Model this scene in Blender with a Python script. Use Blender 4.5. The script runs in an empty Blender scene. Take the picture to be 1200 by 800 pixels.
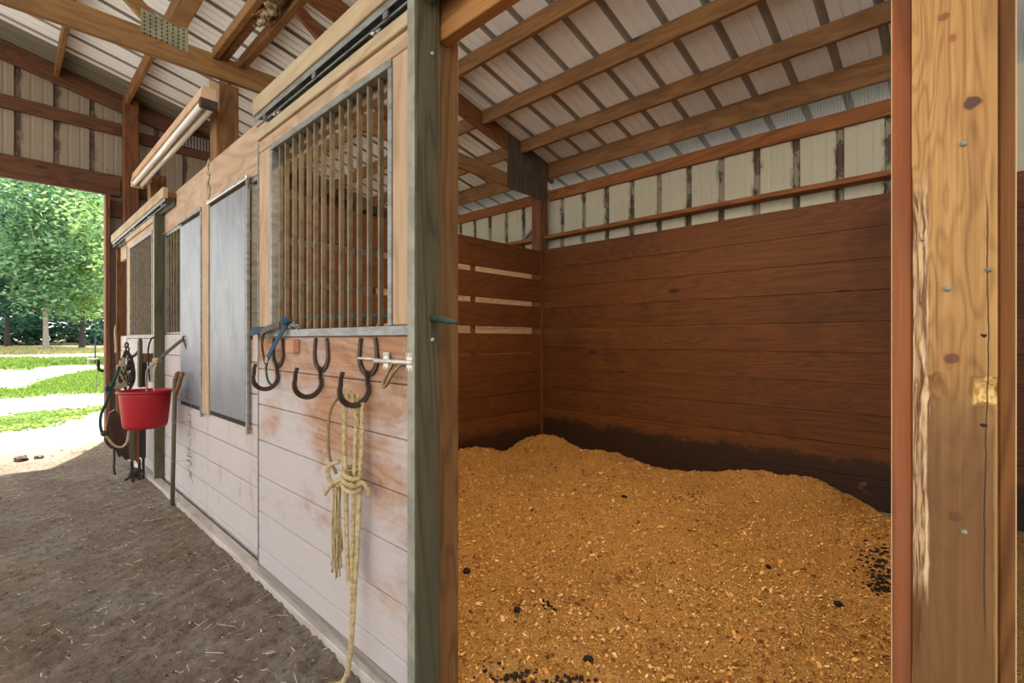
import bpy, bmesh, math, random
from mathutils import Vector, Matrix, noise
random.seed(7)
R = math.radians
scene = bpy.context.scene
COL = scene.collection

# ------------------------------------------------------------------ camera, sky, sun, exposure
THETA = math.atan2(600, 564)
cam_data = bpy.data.cameras.new('camera')
cam_data.sensor_width = 36
cam_data.lens = 564 / 1200 * 36
cam_data.shift_y = -2 / 1200
cam_data.clip_start = 0.02
cam_data.clip_end = 500
cam = bpy.data.objects.new('camera', cam_data)
cam.location = (0, 0, 1.2)
cam.rotation_euler = (R(90), 0, -THETA)
COL.objects.link(cam)
scene.camera = cam

SKY = (0.90, 0.95, 1.0)
SKY_STRENGTH = 1.5
SUN_STRENGTH = 6.5
EXPOSURE = 1.2
world = bpy.data.worlds.new('world')
scene.world = world
world.use_nodes = True
wn = world.node_tree.nodes
wn['Background'].inputs[0].default_value = (*SKY, 1)
wn['Background'].inputs[1].default_value = SKY_STRENGTH
sun_data = bpy.data.lights.new('sun', 'SUN')
sun_data.energy = SUN_STRENGTH
sun_data.angle = R(0.6)
sun_data.color = (1.0, 0.95, 0.86)
sun = bpy.data.objects.new('sun', sun_data)
SUN_DIR = Vector((0.395 * math.cos(R(66)), 0.919 * math.cos(R(66)), math.sin(R(66))))
sun.rotation_euler = SUN_DIR.to_track_quat('Z', 'Y').to_euler()
sun.location = (8, 20, 25)
COL.objects.link(sun)
vs = scene.view_settings
vs.view_transform = 'Standard'
vs.look = 'None'
vs.gamma = 1
vs.use_curve_mapping = False
vs.exposure = EXPOSURE

# ------------------------------------------------------------------ materials
def lin(c):
    o = []
    for v in c:
        v = v / 255
        o.append(v / 12.92 if v <= 0.04045 else ((v + 0.055) / 1.055) ** 2.4)
    return (*o, 1)

class N:
    def __init__(self, name):
        self.m = bpy.data.materials.new(name)
        self.m.use_nodes = True
        self.t = self.m.node_tree
        self.bsdf = self.t.nodes['Principled BSDF']
    def n(self, typ, **kw):
        nd = self.t.nodes.new(typ)
        for k, v in kw.items():
            setattr(nd, k, v)
        return nd
    def link(self, a, b):
        self.t.links.new(a, b)
    def put(self, sock, v):
        if isinstance(v, bpy.types.NodeSocket):
            self.link(v, sock)
        else:
            sock.default_value = v
    def math(self, op, a, b=None, c=None, clamp=False):
        nd = self.n('ShaderNodeMath', operation=op, use_clamp=clamp)
        self.put(nd.inputs[0], a)
        if b is not None: self.put(nd.inputs[1], b)
        if c is not None: self.put(nd.inputs[2], c)
        return nd.outputs[0]
    def vmath(self, op, a, b):
        nd = self.n('ShaderNodeVectorMath', operation=op)
        self.put(nd.inputs[0], a); self.put(nd.inputs[1], b)
        return nd.outputs[0]
    def mix(self, f, a, b, blend='MIX'):
        nd = self.n('ShaderNodeMix', data_type='RGBA', blend_type=blend)
        self.put(nd.inputs[0], f); self.put(nd.inputs[6], a); self.put(nd.inputs[7], b)
        return nd.outputs[2]
    def ramp(self, f, stops):
        nd = self.n('ShaderNodeValToRGB')
        e = nd.color_ramp.elements
        while len(e) < len(stops): e.new(0.5)
        for k, (p, c) in enumerate(stops):
            e[k].position = p
            e[k].color = c if not isinstance(c, (int, float)) else (c, c, c, 1)
        self.put(nd.inputs[0], f)
        return nd.outputs[0]
    def noise(self, vec, scale, detail=4, rough=0.55, dist=0.0, out=0):
        nd = self.n('ShaderNodeTexNoise')
        if vec is not None: self.link(vec, nd.inputs['Vector'])
        nd.inputs['Scale'].default_value = scale
        nd.inputs['Detail'].default_value = detail
        nd.inputs['Roughness'].default_value = rough
        nd.inputs['Distortion'].default_value = dist
        return nd.outputs[out]
    def smooth(self, v, a, b):
        nd = self.n('ShaderNodeMapRange', interpolation_type='SMOOTHSTEP')
        self.put(nd.inputs[0], v)
        nd.inputs[1].default_value = a; nd.inputs[2].default_value = b
        return nd.outputs[0]
    def obj(self):
        return self.n('ShaderNodeTexCoord').outputs['Object']
    def sep(self, v):
        nd = self.n('ShaderNodeSeparateXYZ'); self.link(v, nd.inputs[0]); return nd.outputs
    def bump(self, h, strength=0.3, dist=0.01):
        nd = self.n('ShaderNodeBump')
        nd.inputs['Strength'].default_value = strength
        nd.inputs['Distance'].default_value = dist
        self.link(h, nd.inputs['Height'])
        self.link(nd.outputs[0], self.bsdf.inputs['Normal'])

def wood(name, light, dark, axis='y', grain=1.0, weather=None, wamount=0.5, wscale=1.5, knots=0.5,
         rough=0.75, contrast=1.0, along=0.55, ringf=70.0, ringa=0.30, vary=0.16, bumpy=0.35, extra=None, spec=0.25):
    """sawn timber: fine grain, growth-ring figure, knots, board-to-board variation, weathering blotches"""
    k = N(name)
    co = k.obj()
    isl = k.n('ShaderNodeNewGeometry').outputs['Random Per Island']
    rnd = k.n('ShaderNodeObjectInfo').outputs['Random']
    seed = k.math('ADD', k.math('MULTIPLY', isl, 37.0), k.math('MULTIPLY', rnd, 53.0))
    cmb = k.n('ShaderNodeCombineXYZ')
    for q in range(3): k.link(seed, cmb.inputs[q])
    p = k.vmath('ADD', co, cmb.outputs[0])
    i = 'xyz'.index(axis)
    def sc(along, cross):
        v = [cross] * 3; v[i] = along
        return k.vmath('MULTIPLY', p, tuple(v))
    fine = k.noise(sc(1.6, 60 * grain), 1.0, 6, 0.65, 0.3)
    base = k.noise(sc(along, 5.0 * grain), 1.0, 3, 0.5, 0.6)
    ring = k.math('SINE', k.math('MULTIPLY', base, ringf))
    ring = k.math('POWER', k.math('MULTIPLY_ADD', ring, 0.5, 0.5), 2.2)
    micro = k.noise(sc(4.0, 220 * grain), 1.0, 4, 0.7, 0.2)
    val = k.math('ADD', k.math('MULTIPLY', fine, 0.6), k.math('MULTIPLY', ring, ringa))
    val = k.math('ADD', val, k.math('MULTIPLY', k.math('SUBTRACT', micro, 0.33), 0.55))
    val = k.math('MULTIPLY_ADD', k.math('SUBTRACT', val, 0.5), contrast, 0.5)
    col = k.ramp(val, [(0.22, lin(light)), (0.85, lin(dark))])
    # knots
    vo = k.n('ShaderNodeTexVoronoi'); k.link(sc(1.5, 4.0), vo.inputs['Vector']); vo.inputs['Scale'].default_value = 1.0
    ks = k.sep(vo.outputs['Color'])
    kd = k.math('ADD', vo.outputs['Distance'], k.math('MULTIPLY', k.math('LESS_THAN', ks[0], 1.0 - knots), 1.0))
    kn = k.smooth(kd, 0.115, 0.055)
    col = k.mix(k.math('MULTIPLY', kn, 0.8), col, lin([c * 0.38 for c in dark]))
    # board to board
    tone = k.math('MULTIPLY_ADD', k.math('SUBTRACT', isl, 0.5), vary * 2, 1.0)
    tn = k.n('ShaderNodeCombineXYZ')
    for q in range(3): k.link(tone, tn.inputs[q])
    col = k.mix(1.0, col, tn.outputs[0], 'MULTIPLY')
    # broad blotches
    bl = k.noise(sc(0.7, 2.2), wscale, 5, 0.6, 0.4)
    if weather:
        w = k.math('MULTIPLY', k.smooth(bl, 0.38, 0.68), wamount)
        col = k.mix(w, col, lin(weather))
    bd = k.math('MULTIPLY_ADD', k.noise(p, 2.3, 5, 0.65), 0.5, 0.75)
    bt = k.n('ShaderNodeCombineXYZ')
    for q in range(3): k.link(bd, bt.inputs[q])
    col = k.mix(0.8, col, bt.outputs[0], 'MULTIPLY')
    if extra: col = extra(k, co, col, fine)
    k.link(col, k.bsdf.inputs['Base Color'])
    k.bsdf.inputs['Roughness'].default_value = rough
    k.bsdf.inputs['Specular IOR Level'].default_value = spec
    k.bump(k.math('ADD', k.math('MULTIPLY', k.math('ADD', fine, micro), 0.6), k.math('MULTIPLY', ring, 0.35)), bumpy, 0.004)
    return k.m

def plain(name, c, rough=0.6, metal=0.0, c2=None, scale=8.0, amt=0.6, bumpy=0.0, spec=0.4, aniso=None):
    k = N(name)
    co = k.obj()
    if aniso: co = k.vmath('MULTIPLY', co, aniso)
    f = k.noise(co, scale, 6, 0.6, 0.3)
    c2 = c2 or [v * 0.72 for v in c]
    col = k.mix(k.math('MULTIPLY', k.smooth(f, 0.38, 0.68), amt), lin(c), lin(c2))
    k.link(col, k.bsdf.inputs['Base Color'])
    k.bsdf.inputs['Roughness'].default_value = rough
    k.bsdf.inputs['Metallic'].default_value = metal
    k.bsdf.inputs['Specular IOR Level'].default_value = spec
    if bumpy: k.bump(f, bumpy, 0.004)
    return k.m

def stall_stain(z0, z1, x_bright=None):
    def f(k, co, col, fine):
        s = k.sep(k.n('ShaderNodeNewGeometry').outputs['Position'])
        n1 = k.noise(k.n('ShaderNodeNewGeometry').outputs['Position'], 3.0, 6, 0.7)
        n4 = k.noise(k.n('ShaderNodeNewGeometry').outputs['Position'], 16.0, 6, 0.75)
        edge = k.math('ADD', s[2], k.math('ADD', k.math('MULTIPLY', k.math('SUBTRACT', n1, 0.5), -0.30), k.math('MULTIPLY', k.math('SUBTRACT', n4, 0.5), -0.16)))
        m = k.smooth(edge, z1, z0)
        col = k.mix(k.math('MULTIPLY', m, 0.86), col, lin((38, 26, 17)))
        # pale dried splashes low on the boards
        n2 = k.noise(k.n('ShaderNodeNewGeometry').outputs['Position'], 5.0, 7, 0.75)
        band = k.math('MULTIPLY', k.smooth(s[2], 0.95, 0.3), k.smooth(n2, 0.60, 0.74))
        col = k.mix(k.math('MULTIPLY', band, 0.5), col, lin((170, 118, 62)))
        # darker hand-worn smears
        n3 = k.noise(k.n('ShaderNodeNewGeometry').outputs['Position'], 1.1, 4, 0.6)
        return k.mix(k.math('MULTIPLY', k.smooth(n3, 0.52, 0.74), 0.55), col, lin((64, 36, 18)))
    return f

def door_dirt(k, co, col, fine):
    """old pine: bare brown where rubbed near the latch, dusty grey below"""
    pos = k.n('ShaderNodeNewGeometry').outputs['Position']
    s = k.sep(pos)
    n1 = k.noise(k.vmath('MULTIPLY', pos, (1, 1.2, 2.2)), 1.6, 6, 0.65, 0.5)
    low = k.math('MULTIPLY_ADD', s[2], -0.42, 0.60)
    near = k.math('MULTIPLY', k.math('SUBTRACT', s[1], 1.3), 0.18)
    d = k.math('ADD', k.math('ADD', low, near), k.math('MULTIPLY', k.math('SUBTRACT', n1, 0.5), 1.7))
    m = k.smooth(d, 0.10, 0.60)
    col = k.mix(k.math('MULTIPLY', m, 0.86), col, lin((184, 174, 170)))
    n2 = k.noise(pos, 9, 6, 0.7)
    col = k.mix(k.math('MULTIPLY', k.smooth(n2, 0.60, 0.78), 0.45), col, lin((120, 100, 88)))
    return col

def kick_dirt(k, co, col, fine):
    col = door_dirt(k, co, col, fine)
    pos = k.n('ShaderNodeNewGeometry').outputs['Position']
    s = k.sep(pos)
    a = k.noise(k.vmath('MULTIPLY', pos, (1, 3.2, 0.9)), 2.2, 6, 0.7)
    col = k.mix(k.math('MULTIPLY', k.smooth(a, 0.52, 0.72), 0.55), col, lin((150, 112, 86)))
    b = k.noise(k.vmath('MULTIPLY', pos, (1, 9, 2.0)), 3.2, 6, 0.75)
    return k.mix(k.math('MULTIPLY', k.smooth(b, 0.62, 0.74), 0.6), col, lin((92, 74, 60)))

M = {}
M['lining'] = wood('lining_pine', (110, 64, 24), (66, 36, 11), 'y', 0.9, knots=0.95, vary=0.10, ringf=110.0, ringa=0.22, rough=0.62, extra=stall_stain(0.25, 0.33), spec=0.3)
M['lining_x'] = wood('divider_pine', (110, 63, 25), (70, 38, 13), 'x', 0.8, ringf=110.0, ringa=0.22, knots=0.2, vary=0.16, rough=0.65, extra=stall_stain(0.10, 0.30), spec=0.3)
M['lining_lit'] = wood('lit_lining_pine', (226, 178, 138), (190, 138, 98), 'y', 0.8, knots=0.3, vary=0.1)  # lighter copy of the lining: neighbour stall's brightness painted into its boards
M['door'] = wood('door_pine', (178, 134, 98), (138, 92, 60), 'y', 0.9, knots=0.3, vary=0.07, rough=0.8, extra=door_dirt)
M['kick'] = wood('kick_pine', (196, 160, 130), (160, 118, 88), 'y', 0.9, knots=0.3, vary=0.07, rough=0.8, extra=kick_dirt)
M['band'] = wood('header_pine', (190, 160, 130), (152, 120, 92), 'y', 0.6, weather=(188, 168, 142), wamount=0.5, knots=0.25, vary=0.05)
M['stile'] = wood('stile_pine', (192, 160, 126), (158, 124, 92), 'z', 0.8, weather=(190, 170, 146), wamount=0.35, knots=0.3)
M['grey'] = wood('grey_timber', (104, 94, 70), (66, 59, 42), 'z', 0.8, weather=(80, 78, 60), wamount=0.7, knots=0.15, bumpy=0.5)
M['track'] = wood('track_pine', (190, 166, 130), (156, 130, 96), 'y', 0.6, weather=(176, 168, 146), wamount=0.35, knots=0.1)
M['post'] = wood('post_brown', (142, 102, 62), (98, 64, 34), 'z', 0.7, weather=(112, 88, 58), wamount=0.45, knots=0.35)
M['post_red'] = wood('post_red', (132, 86, 54), (90, 54, 32), 'z', 0.7, weather=(110, 70, 44), wamount=0.4, knots=0.35)
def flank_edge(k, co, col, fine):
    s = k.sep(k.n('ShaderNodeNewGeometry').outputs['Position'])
    e = k.math('MAXIMUM', k.smooth(s[1], 0.0838, 0.0848), k.smooth(s[1], -0.0520, -0.0530))  # pale worn edges, with the edge highlight painted in
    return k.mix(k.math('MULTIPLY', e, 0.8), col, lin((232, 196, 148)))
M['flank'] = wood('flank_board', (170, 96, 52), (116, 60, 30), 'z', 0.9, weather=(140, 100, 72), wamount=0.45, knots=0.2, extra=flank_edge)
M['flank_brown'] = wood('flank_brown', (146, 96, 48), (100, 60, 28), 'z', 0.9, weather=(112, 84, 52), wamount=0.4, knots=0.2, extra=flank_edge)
M['truss'] = wood('truss_timber', (152, 114, 70), (112, 78, 44), 'x', 0.8, contrast=0.8, weather=(120, 84, 46), wamount=0.35, knots=0.4)
M['truss_dark'] = wood('truss_dark', (130, 82, 44), (84, 48, 26), 'x', 0.8, knots=0.2)
M['purlin'] = wood('purlin_timber', (152, 110, 68), (108, 74, 43), 'y', 0.8, weather=(78, 56, 36), wamount=0.4, wscale=3.4, knots=0.3, contrast=0.75)
M['girt'] = wood('girt_timber', (164, 106, 60), (112, 66, 34), 'y', 0.8, weather=(104, 66, 38), wamount=0.4, knots=0.3)
M['gable'] = wood('gable_timber', (118, 80, 56), (80, 50, 34), 'x', 0.8, weather=(84, 54, 40), wamount=0.4, knots=0.2)
M['header'] = wood('lintel_timber', (176, 124, 70), (118, 74, 36), 'y', 1.1, weather=(176, 128, 80), wamount=0.3, knots=0.25, contrast=1.3)
M['sill'] = wood('sill_timber', (204, 192, 180), (172, 158, 146), 'y', 0.8, weather=(150, 134, 116), wamount=0.6)
M['foot'] = wood('foot_timber', (150, 138, 126), (112, 100, 90), 'y', 0.8)
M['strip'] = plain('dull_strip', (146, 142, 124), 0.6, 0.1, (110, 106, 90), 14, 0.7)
M['bar'] = plain('bar_steel', (118, 102, 78), 0.55, 0.2, (84, 70, 50), 20, 0.7)
M['galv'] = plain('galvanised', (138, 139, 134), 0.5, 0.35, (108, 102, 90), 12, 0.8, aniso=(1, 1, 3))
M['galv_bright'] = plain('galvanised_bright', (208, 210, 208), 0.32, 0.7, (170, 168, 160), 10, 0.6)
M['rail_dark'] = plain('track_steel', (120, 124, 122), 0.5, 0.5, (60, 58, 52), 12, 0.7)
M['dark'] = plain('dark_gap', (42, 34, 28), 0.9)
M['iron'] = plain('old_iron', (82, 64, 52), 0.55, 0.45, (50, 38, 32), 25, 0.8, 0.3)
M['brass'] = plain('worn_brass', (150, 120, 74), 0.45, 0.5, (110, 84, 50), 25, 0.6)
M['zinc'] = plain('zinc_plate', (205, 198, 184), 0.45, 0.4, (160, 148, 128), 25, 0.6)
M['rope'] = plain('hemp_rope', (190, 168, 122), 0.9, 0, (146, 120, 78), 60, 0.8, 0.8)
M['rope_brown'] = plain('brown_cord', (140, 112, 80), 0.85, 0, (108, 82, 56), 40, 0.7, 0.5)
M['rope_tan'] = plain('tan_rope', (176, 156, 124), 0.9, 0, (130, 110, 84), 60, 0.7, 0.5)
M['red'] = plain('red_rubber', (160, 18, 26), 0.5, 0, (138, 14, 20), 5, 0.5, 0.05)
M['blue'] = plain('blue_webbing', (32, 66, 90), 0.8, 0, (22, 48, 66), 60, 0.7, 0.4)
M['teal'] = plain('teal_rope', (22, 62, 56), 0.8, 0, (14, 44, 40), 60, 0.7, 0.4)
M['green_pole'] = plain('green_rubber', (24, 62, 52), 0.6, 0, (16, 44, 38), 15, 0.6)
M['leather'] = plain('brown_leather', (74, 46, 31), 0.6, 0, (46, 30, 22), 18, 0.7, 0.2)
M['leather_orange'] = plain('orange_leather', (124, 66, 30), 0.6, 0, (90, 46, 22), 18, 0.7, 0.2)
M['leather_black'] = plain('black_leather', (48, 42, 38), 0.6, 0, (30, 26, 24), 18, 0.7, 0.2)
M['black'] = plain('black_plastic', (26, 28, 28), 0.6)
M['tube'] = plain('tube_glass', (236, 232, 226), 0.25, 0, (224, 218, 208), 6, 0.4)
M['fixture'] = plain('fixture_enamel', (204, 170, 138), 0.6, 0, (176, 138, 104), 9, 0.7)
M['nest'] = plain('nest_straw', (116, 94, 70), 0.95, 0, (54, 40, 30), 45, 1.0, 1.0)
M['nest_pale'] = plain('nest_mud', (190, 174, 146), 0.95, 0, (120, 100, 78), 45, 1.0, 1.0)
M['knot_dark'] = plain('dark_knot', (70, 52, 38), 0.8)
M['mesh'] = plain('mesh_wire', (150, 152, 148), 0.5, 0.5)
M['vent'] = plain('vent_wire', (196, 192, 184), 0.6, 0.2)
M['plate'] = plain('gusset_steel', (150, 146, 118), 0.55, 0.4, (116, 110, 84), 18, 0.7)
M['plywood'] = wood('gusset_ply', (92, 80, 66), (62, 50, 40), 'z', 0.8, knots=0.1)
M['chip'] = wood('block_pine', (196, 138, 108), (160, 104, 76), 'y', 0.8)
M['white'] = plain('white_board', (204, 204, 206), 0.6, 0, (176, 176, 180), 8, 0.5)
M['manure'] = plain('manure', (44, 34, 22), 0.95, 0, (26, 20, 13), 60, 0.8, 1.0)

def metal_sheet():
    k = N('panel_sheet')
    co = k.obj()
    n1 = k.noise(co, 2.2, 6, 0.6, 0.6)
    n2 = k.noise(k.vmath('MULTIPLY', co, (1, 3, 0.9)), 3.4, 6, 0.65, 0.8)
    col = k.mix(k.smooth(n2, 0.35, 0.7), lin((142, 141, 140)), lin((118, 119, 122)))
    col = k.mix(k.math('MULTIPLY', k.smooth(n1, 0.60, 0.78), 0.55), col, lin((176, 146, 116)))
    s = k.sep(co)
    low = k.math('MULTIPLY', k.smooth(k.math('ADD', s[2], k.math('MULTIPLY', n1, 0.5)), 0.80, 0.36), 0.7)  # lower half darkened: a dark reflection painted into the sheet
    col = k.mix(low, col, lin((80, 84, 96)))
    k.link(col, k.bsdf.inputs['Base Color'])
    k.bsdf.inputs['Roughness'].default_value = 0.48
    k.bsdf.inputs['Metallic'].default_value = 0.35
    k.bump(n2, 0.06, 0.01)
    return k.m
M['sheet'] = metal_sheet()

def roof_sheet():
    k = N('roof_sheet')
    pos = k.n('ShaderNodeNewGeometry').outputs['Position']
    s = k.sep(pos)
    n1 = k.noise(pos, 1.4, 5, 0.6)
    col = k.mix(k.math('MULTIPLY', n1, 0.7), lin((230, 235, 243)), lin((212, 216, 224)))
    n2 = k.noise(pos, 7, 6, 0.7)
    col = k.mix(k.math('MULTIPLY', k.smooth(n2, 0.62, 0.8), 0.3), col, lin((160, 146, 126)))
    last = k.math('GREATER_THAN', s[1], 6.93)
    col = k.mix(last, col, lin((112, 110, 100)))
    # shade of the recessed ribs, painted into the sheet colour
    yy = k.math('MODULO', k.math('ADD', s[1], 10 * 0.305 + 0.03 - 0.110), 0.305)
    rib = k.math('LESS_THAN', yy, 0.06)
    col = k.mix(k.math('MULTIPLY', rib, 0.75), col, lin((104, 92, 72)))
    k.link(col, k.bsdf.inputs['Base Color'])
    k.bsdf.inputs['Roughness'].default_value = 0.55
    return k.m
M['roof'] = roof_sheet()

def siding_mat(name, axis, phase, pale, dirt):
    k = N(name)
    pos = k.n('ShaderNodeNewGeometry').outputs['Position']
    s = k.sep(pos)
    n1 = k.noise(pos, 1.6, 5, 0.6)
    col = k.mix(n1, lin(pale), lin([c * 0.86 for c in pale]))
    n2 = k.noise(k.vmath('MULTIPLY', pos, (1, 1, 0.5)), 9, 6, 0.72)
    c = k.math('MODULO', k.math('ADD', s[axis], 6.1 - phase + 0.025), 0.305)
    rib = k.math('LESS_THAN', c, 0.05)
    near = k.smooth(k.math('ABSOLUTE', k.math('SUBTRACT', c, 0.025)), 0.06, 0.02)
    d = k.math('ADD', k.math('MULTIPLY', rib, 0.55), k.math('MULTIPLY', near, k.smooth(n2, 0.45, 0.6)))
    d = k.math('ADD', d, k.math('MULTIPLY', k.smooth(n2, 0.64, 0.74), 0.8), clamp=True)
    col = k.mix(d, col, lin(dirt))
    k.link(col, k.bsdf.inputs['Base Color'])
    k.bsdf.inputs['Roughness'].default_value = 0.6
    return k.m
M['siding'] = siding_mat('wall_sheet', 1, 1.327, (198, 190, 162), (74, 56, 34))
M['siding_far'] = siding_mat('gable_sheet', 0, 0.131, (160, 144, 122), (78, 60, 46))

def dirt_mat():
    k = N('aisle_dirt')
    pos = k.n('ShaderNodeNewGeometry').outputs['Position']
    n1 = k.noise(pos, 2.0, 6, 0.65)
    n2 = k.noise(pos, 28, 8, 0.75)
    n3 = k.noise(pos, 120, 4, 0.7)
    col = k.mix(k.smooth(n1, 0.35, 0.68), lin((126, 110, 92)), lin((146, 133, 120)))
    col = k.mix(k.math('MULTIPLY', k.smooth(n2, 0.45, 0.68), 0.7), col, lin((78, 64, 48)))
    col = k.mix(k.math('MULTIPLY', k.smooth(n3, 0.58, 0.70), 0.6), col, lin((184, 168, 144)))
    s = k.sep(pos)
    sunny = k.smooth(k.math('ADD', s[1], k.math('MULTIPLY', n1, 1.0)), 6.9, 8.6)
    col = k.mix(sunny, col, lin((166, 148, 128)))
    k.link(col, k.bsdf.inputs['Base Color'])
    k.bsdf.inputs['Roughness'].default_value = 0.95
    k.bsdf.inputs['Specular IOR Level'].default_value = 0.1
    k.bump(k.math('ADD', n2, k.math('MULTIPLY', n3, 0.4)), 0.9, 0.02)
    return k.m
M['dirt'] = dirt_mat()

def bedding_mat():
    k = N('bedding')
    pos = k.n('ShaderNodeNewGeometry').outputs['Position']
    n1 = k.noise(pos, 1.1, 5, 0.6)
    n2 = k.noise(pos, 70, 8, 0.75, 0.4)
    vo = k.n('ShaderNodeTexVoronoi'); k.link(pos, vo.inputs['Vector']); vo.inputs['Scale'].default_value = 130
    cc = k.sep(vo.outputs['Color'])
    col = k.mix(cc[0], lin((244, 192, 112)), lin((218, 154, 78)))
    col = k.mix(k.math('MULTIPLY', k.smooth(n2, 0.52, 0.66), 0.75), col, lin((112, 66, 28)))
    col = k.mix(k.math('MULTIPLY', k.smooth(cc[1], 0.90, 0.97), 0.5), col, lin((236, 196, 132)))
    col = k.mix(k.math('MULTIPLY', k.smooth(n1, 0.5, 0.75), 0.35), col, lin((150, 94, 42)))
    k.link(col, k.bsdf.inputs['Base Color'])
    k.bsdf.inputs['Roughness'].default_value = 0.9
    k.bsdf.inputs['Specular IOR Level'].default_value = 0.15
    k.bump(k.math('ADD', k.math('MULTIPLY', vo.outputs['Distance'], 1.0), k.math('MULTIPLY', n2, 1.5)), 1.0, 0.016)
    return k.m
M['bedding'] = bedding_mat()

def confetti(name, cols, rough=0.8, trans=0.0):
    k = N(name)
    isl = k.n('ShaderNodeNewGeometry').outputs['Random Per Island']
    st = [(i / max(1, len(cols) - 1), lin(c)) for i, c in enumerate(cols)]
    col = k.ramp(isl, st)
    k.link(col, k.bsdf.inputs['Base Color'])
    k.bsdf.inputs['Roughness'].default_value = rough
    k.bsdf.inputs['Specular IOR Level'].default_value = 0.2
    if trans:
        tr = k.n('ShaderNodeBsdfTranslucent'); k.link(col, tr.inputs[0])
        mx = k.n('ShaderNodeMixShader'); mx.inputs[0].default_value = trans
        k.link(k.bsdf.outputs[0], mx.inputs[1]); k.link(tr.outputs[0], mx.inputs[2])
        out = k.t.nodes['Material Output']; k.link(mx.outputs[0], out.inputs[0])
    return k.m
M['flake'] = confetti('shaving_flakes', [(84, 48, 20), (150, 94, 44), (214, 154, 84), (226, 172, 100), (236, 188, 116), (246, 216, 162)])
M['straw'] = confetti('straw_bits', [(126, 108, 84), (176, 158, 126), (206, 192, 162), (226, 216, 196)])
M['clod'] = confetti('dirt_clods', [(88, 74, 58), (112, 96, 78), (132, 116, 98)])
M['leaf_mid'] = confetti('leaves_mid', [(54, 88, 62), (84, 124, 84), (120, 156, 108), (160, 188, 140)], 0.7, 0.45)
M['leaf_dark'] = confetti('leaves_dark', [(36, 62, 52), (54, 88, 70), (84, 120, 96)], 0.7, 0.35)
M['leaf_light'] = confetti('leaves_light', [(94, 132, 72), (134, 168, 96), (172, 196, 130)], 0.7, 0.5)
M['grass'] = confetti('grass_blades', [(88, 116, 46), (116, 144, 60), (144, 164, 78)], 0.8, 0.4)
M['bark'] = plain('pale_bark', (150, 138, 126), 0.9, 0, (112, 98, 88), 10, 0.8, 0.6)
M['bark_dark'] = plain('dark_bark', (66, 56, 50), 0.9, 0, (44, 36, 32), 10, 0.8, 0.6)
M['turf'] = plain('turf', (134, 164, 76), 0.95, 0, (108, 136, 66), 3, 0.8, 0.3)

def outdoor_mat():
    k = N('gravel_yard')
    pos = k.n('ShaderNodeNewGeometry').outputs['Position']
    n1 = k.noise(pos, 0.35, 5, 0.6)
    n2 = k.noise(pos, 14, 7, 0.7)
    col = k.mix(k.smooth(n1, 0.4, 0.65), lin((172, 164, 152)), lin((154, 144, 126)))
    col = k.mix(k.math('MULTIPLY', k.smooth(n2, 0.5, 0.7), 0.4), col, lin((124, 112, 94)))
    s = k.sep(pos)
    far = k.smooth(k.math('ADD', s[1], k.math('MULTIPLY', n1, 12)), 40, 52)
    col = k.mix(far, col, lin((132, 124, 92)))
    k.link(col, k.bsdf.inputs['Base Color'])
    k.bsdf.inputs['Roughness'].default_value = 0.95
    k.bsdf.inputs['Specular IOR Level'].default_value = 0.1
    k.bump(n2, 0.5, 0.02)
    return k.m
M['yard'] = outdoor_mat()

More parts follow.
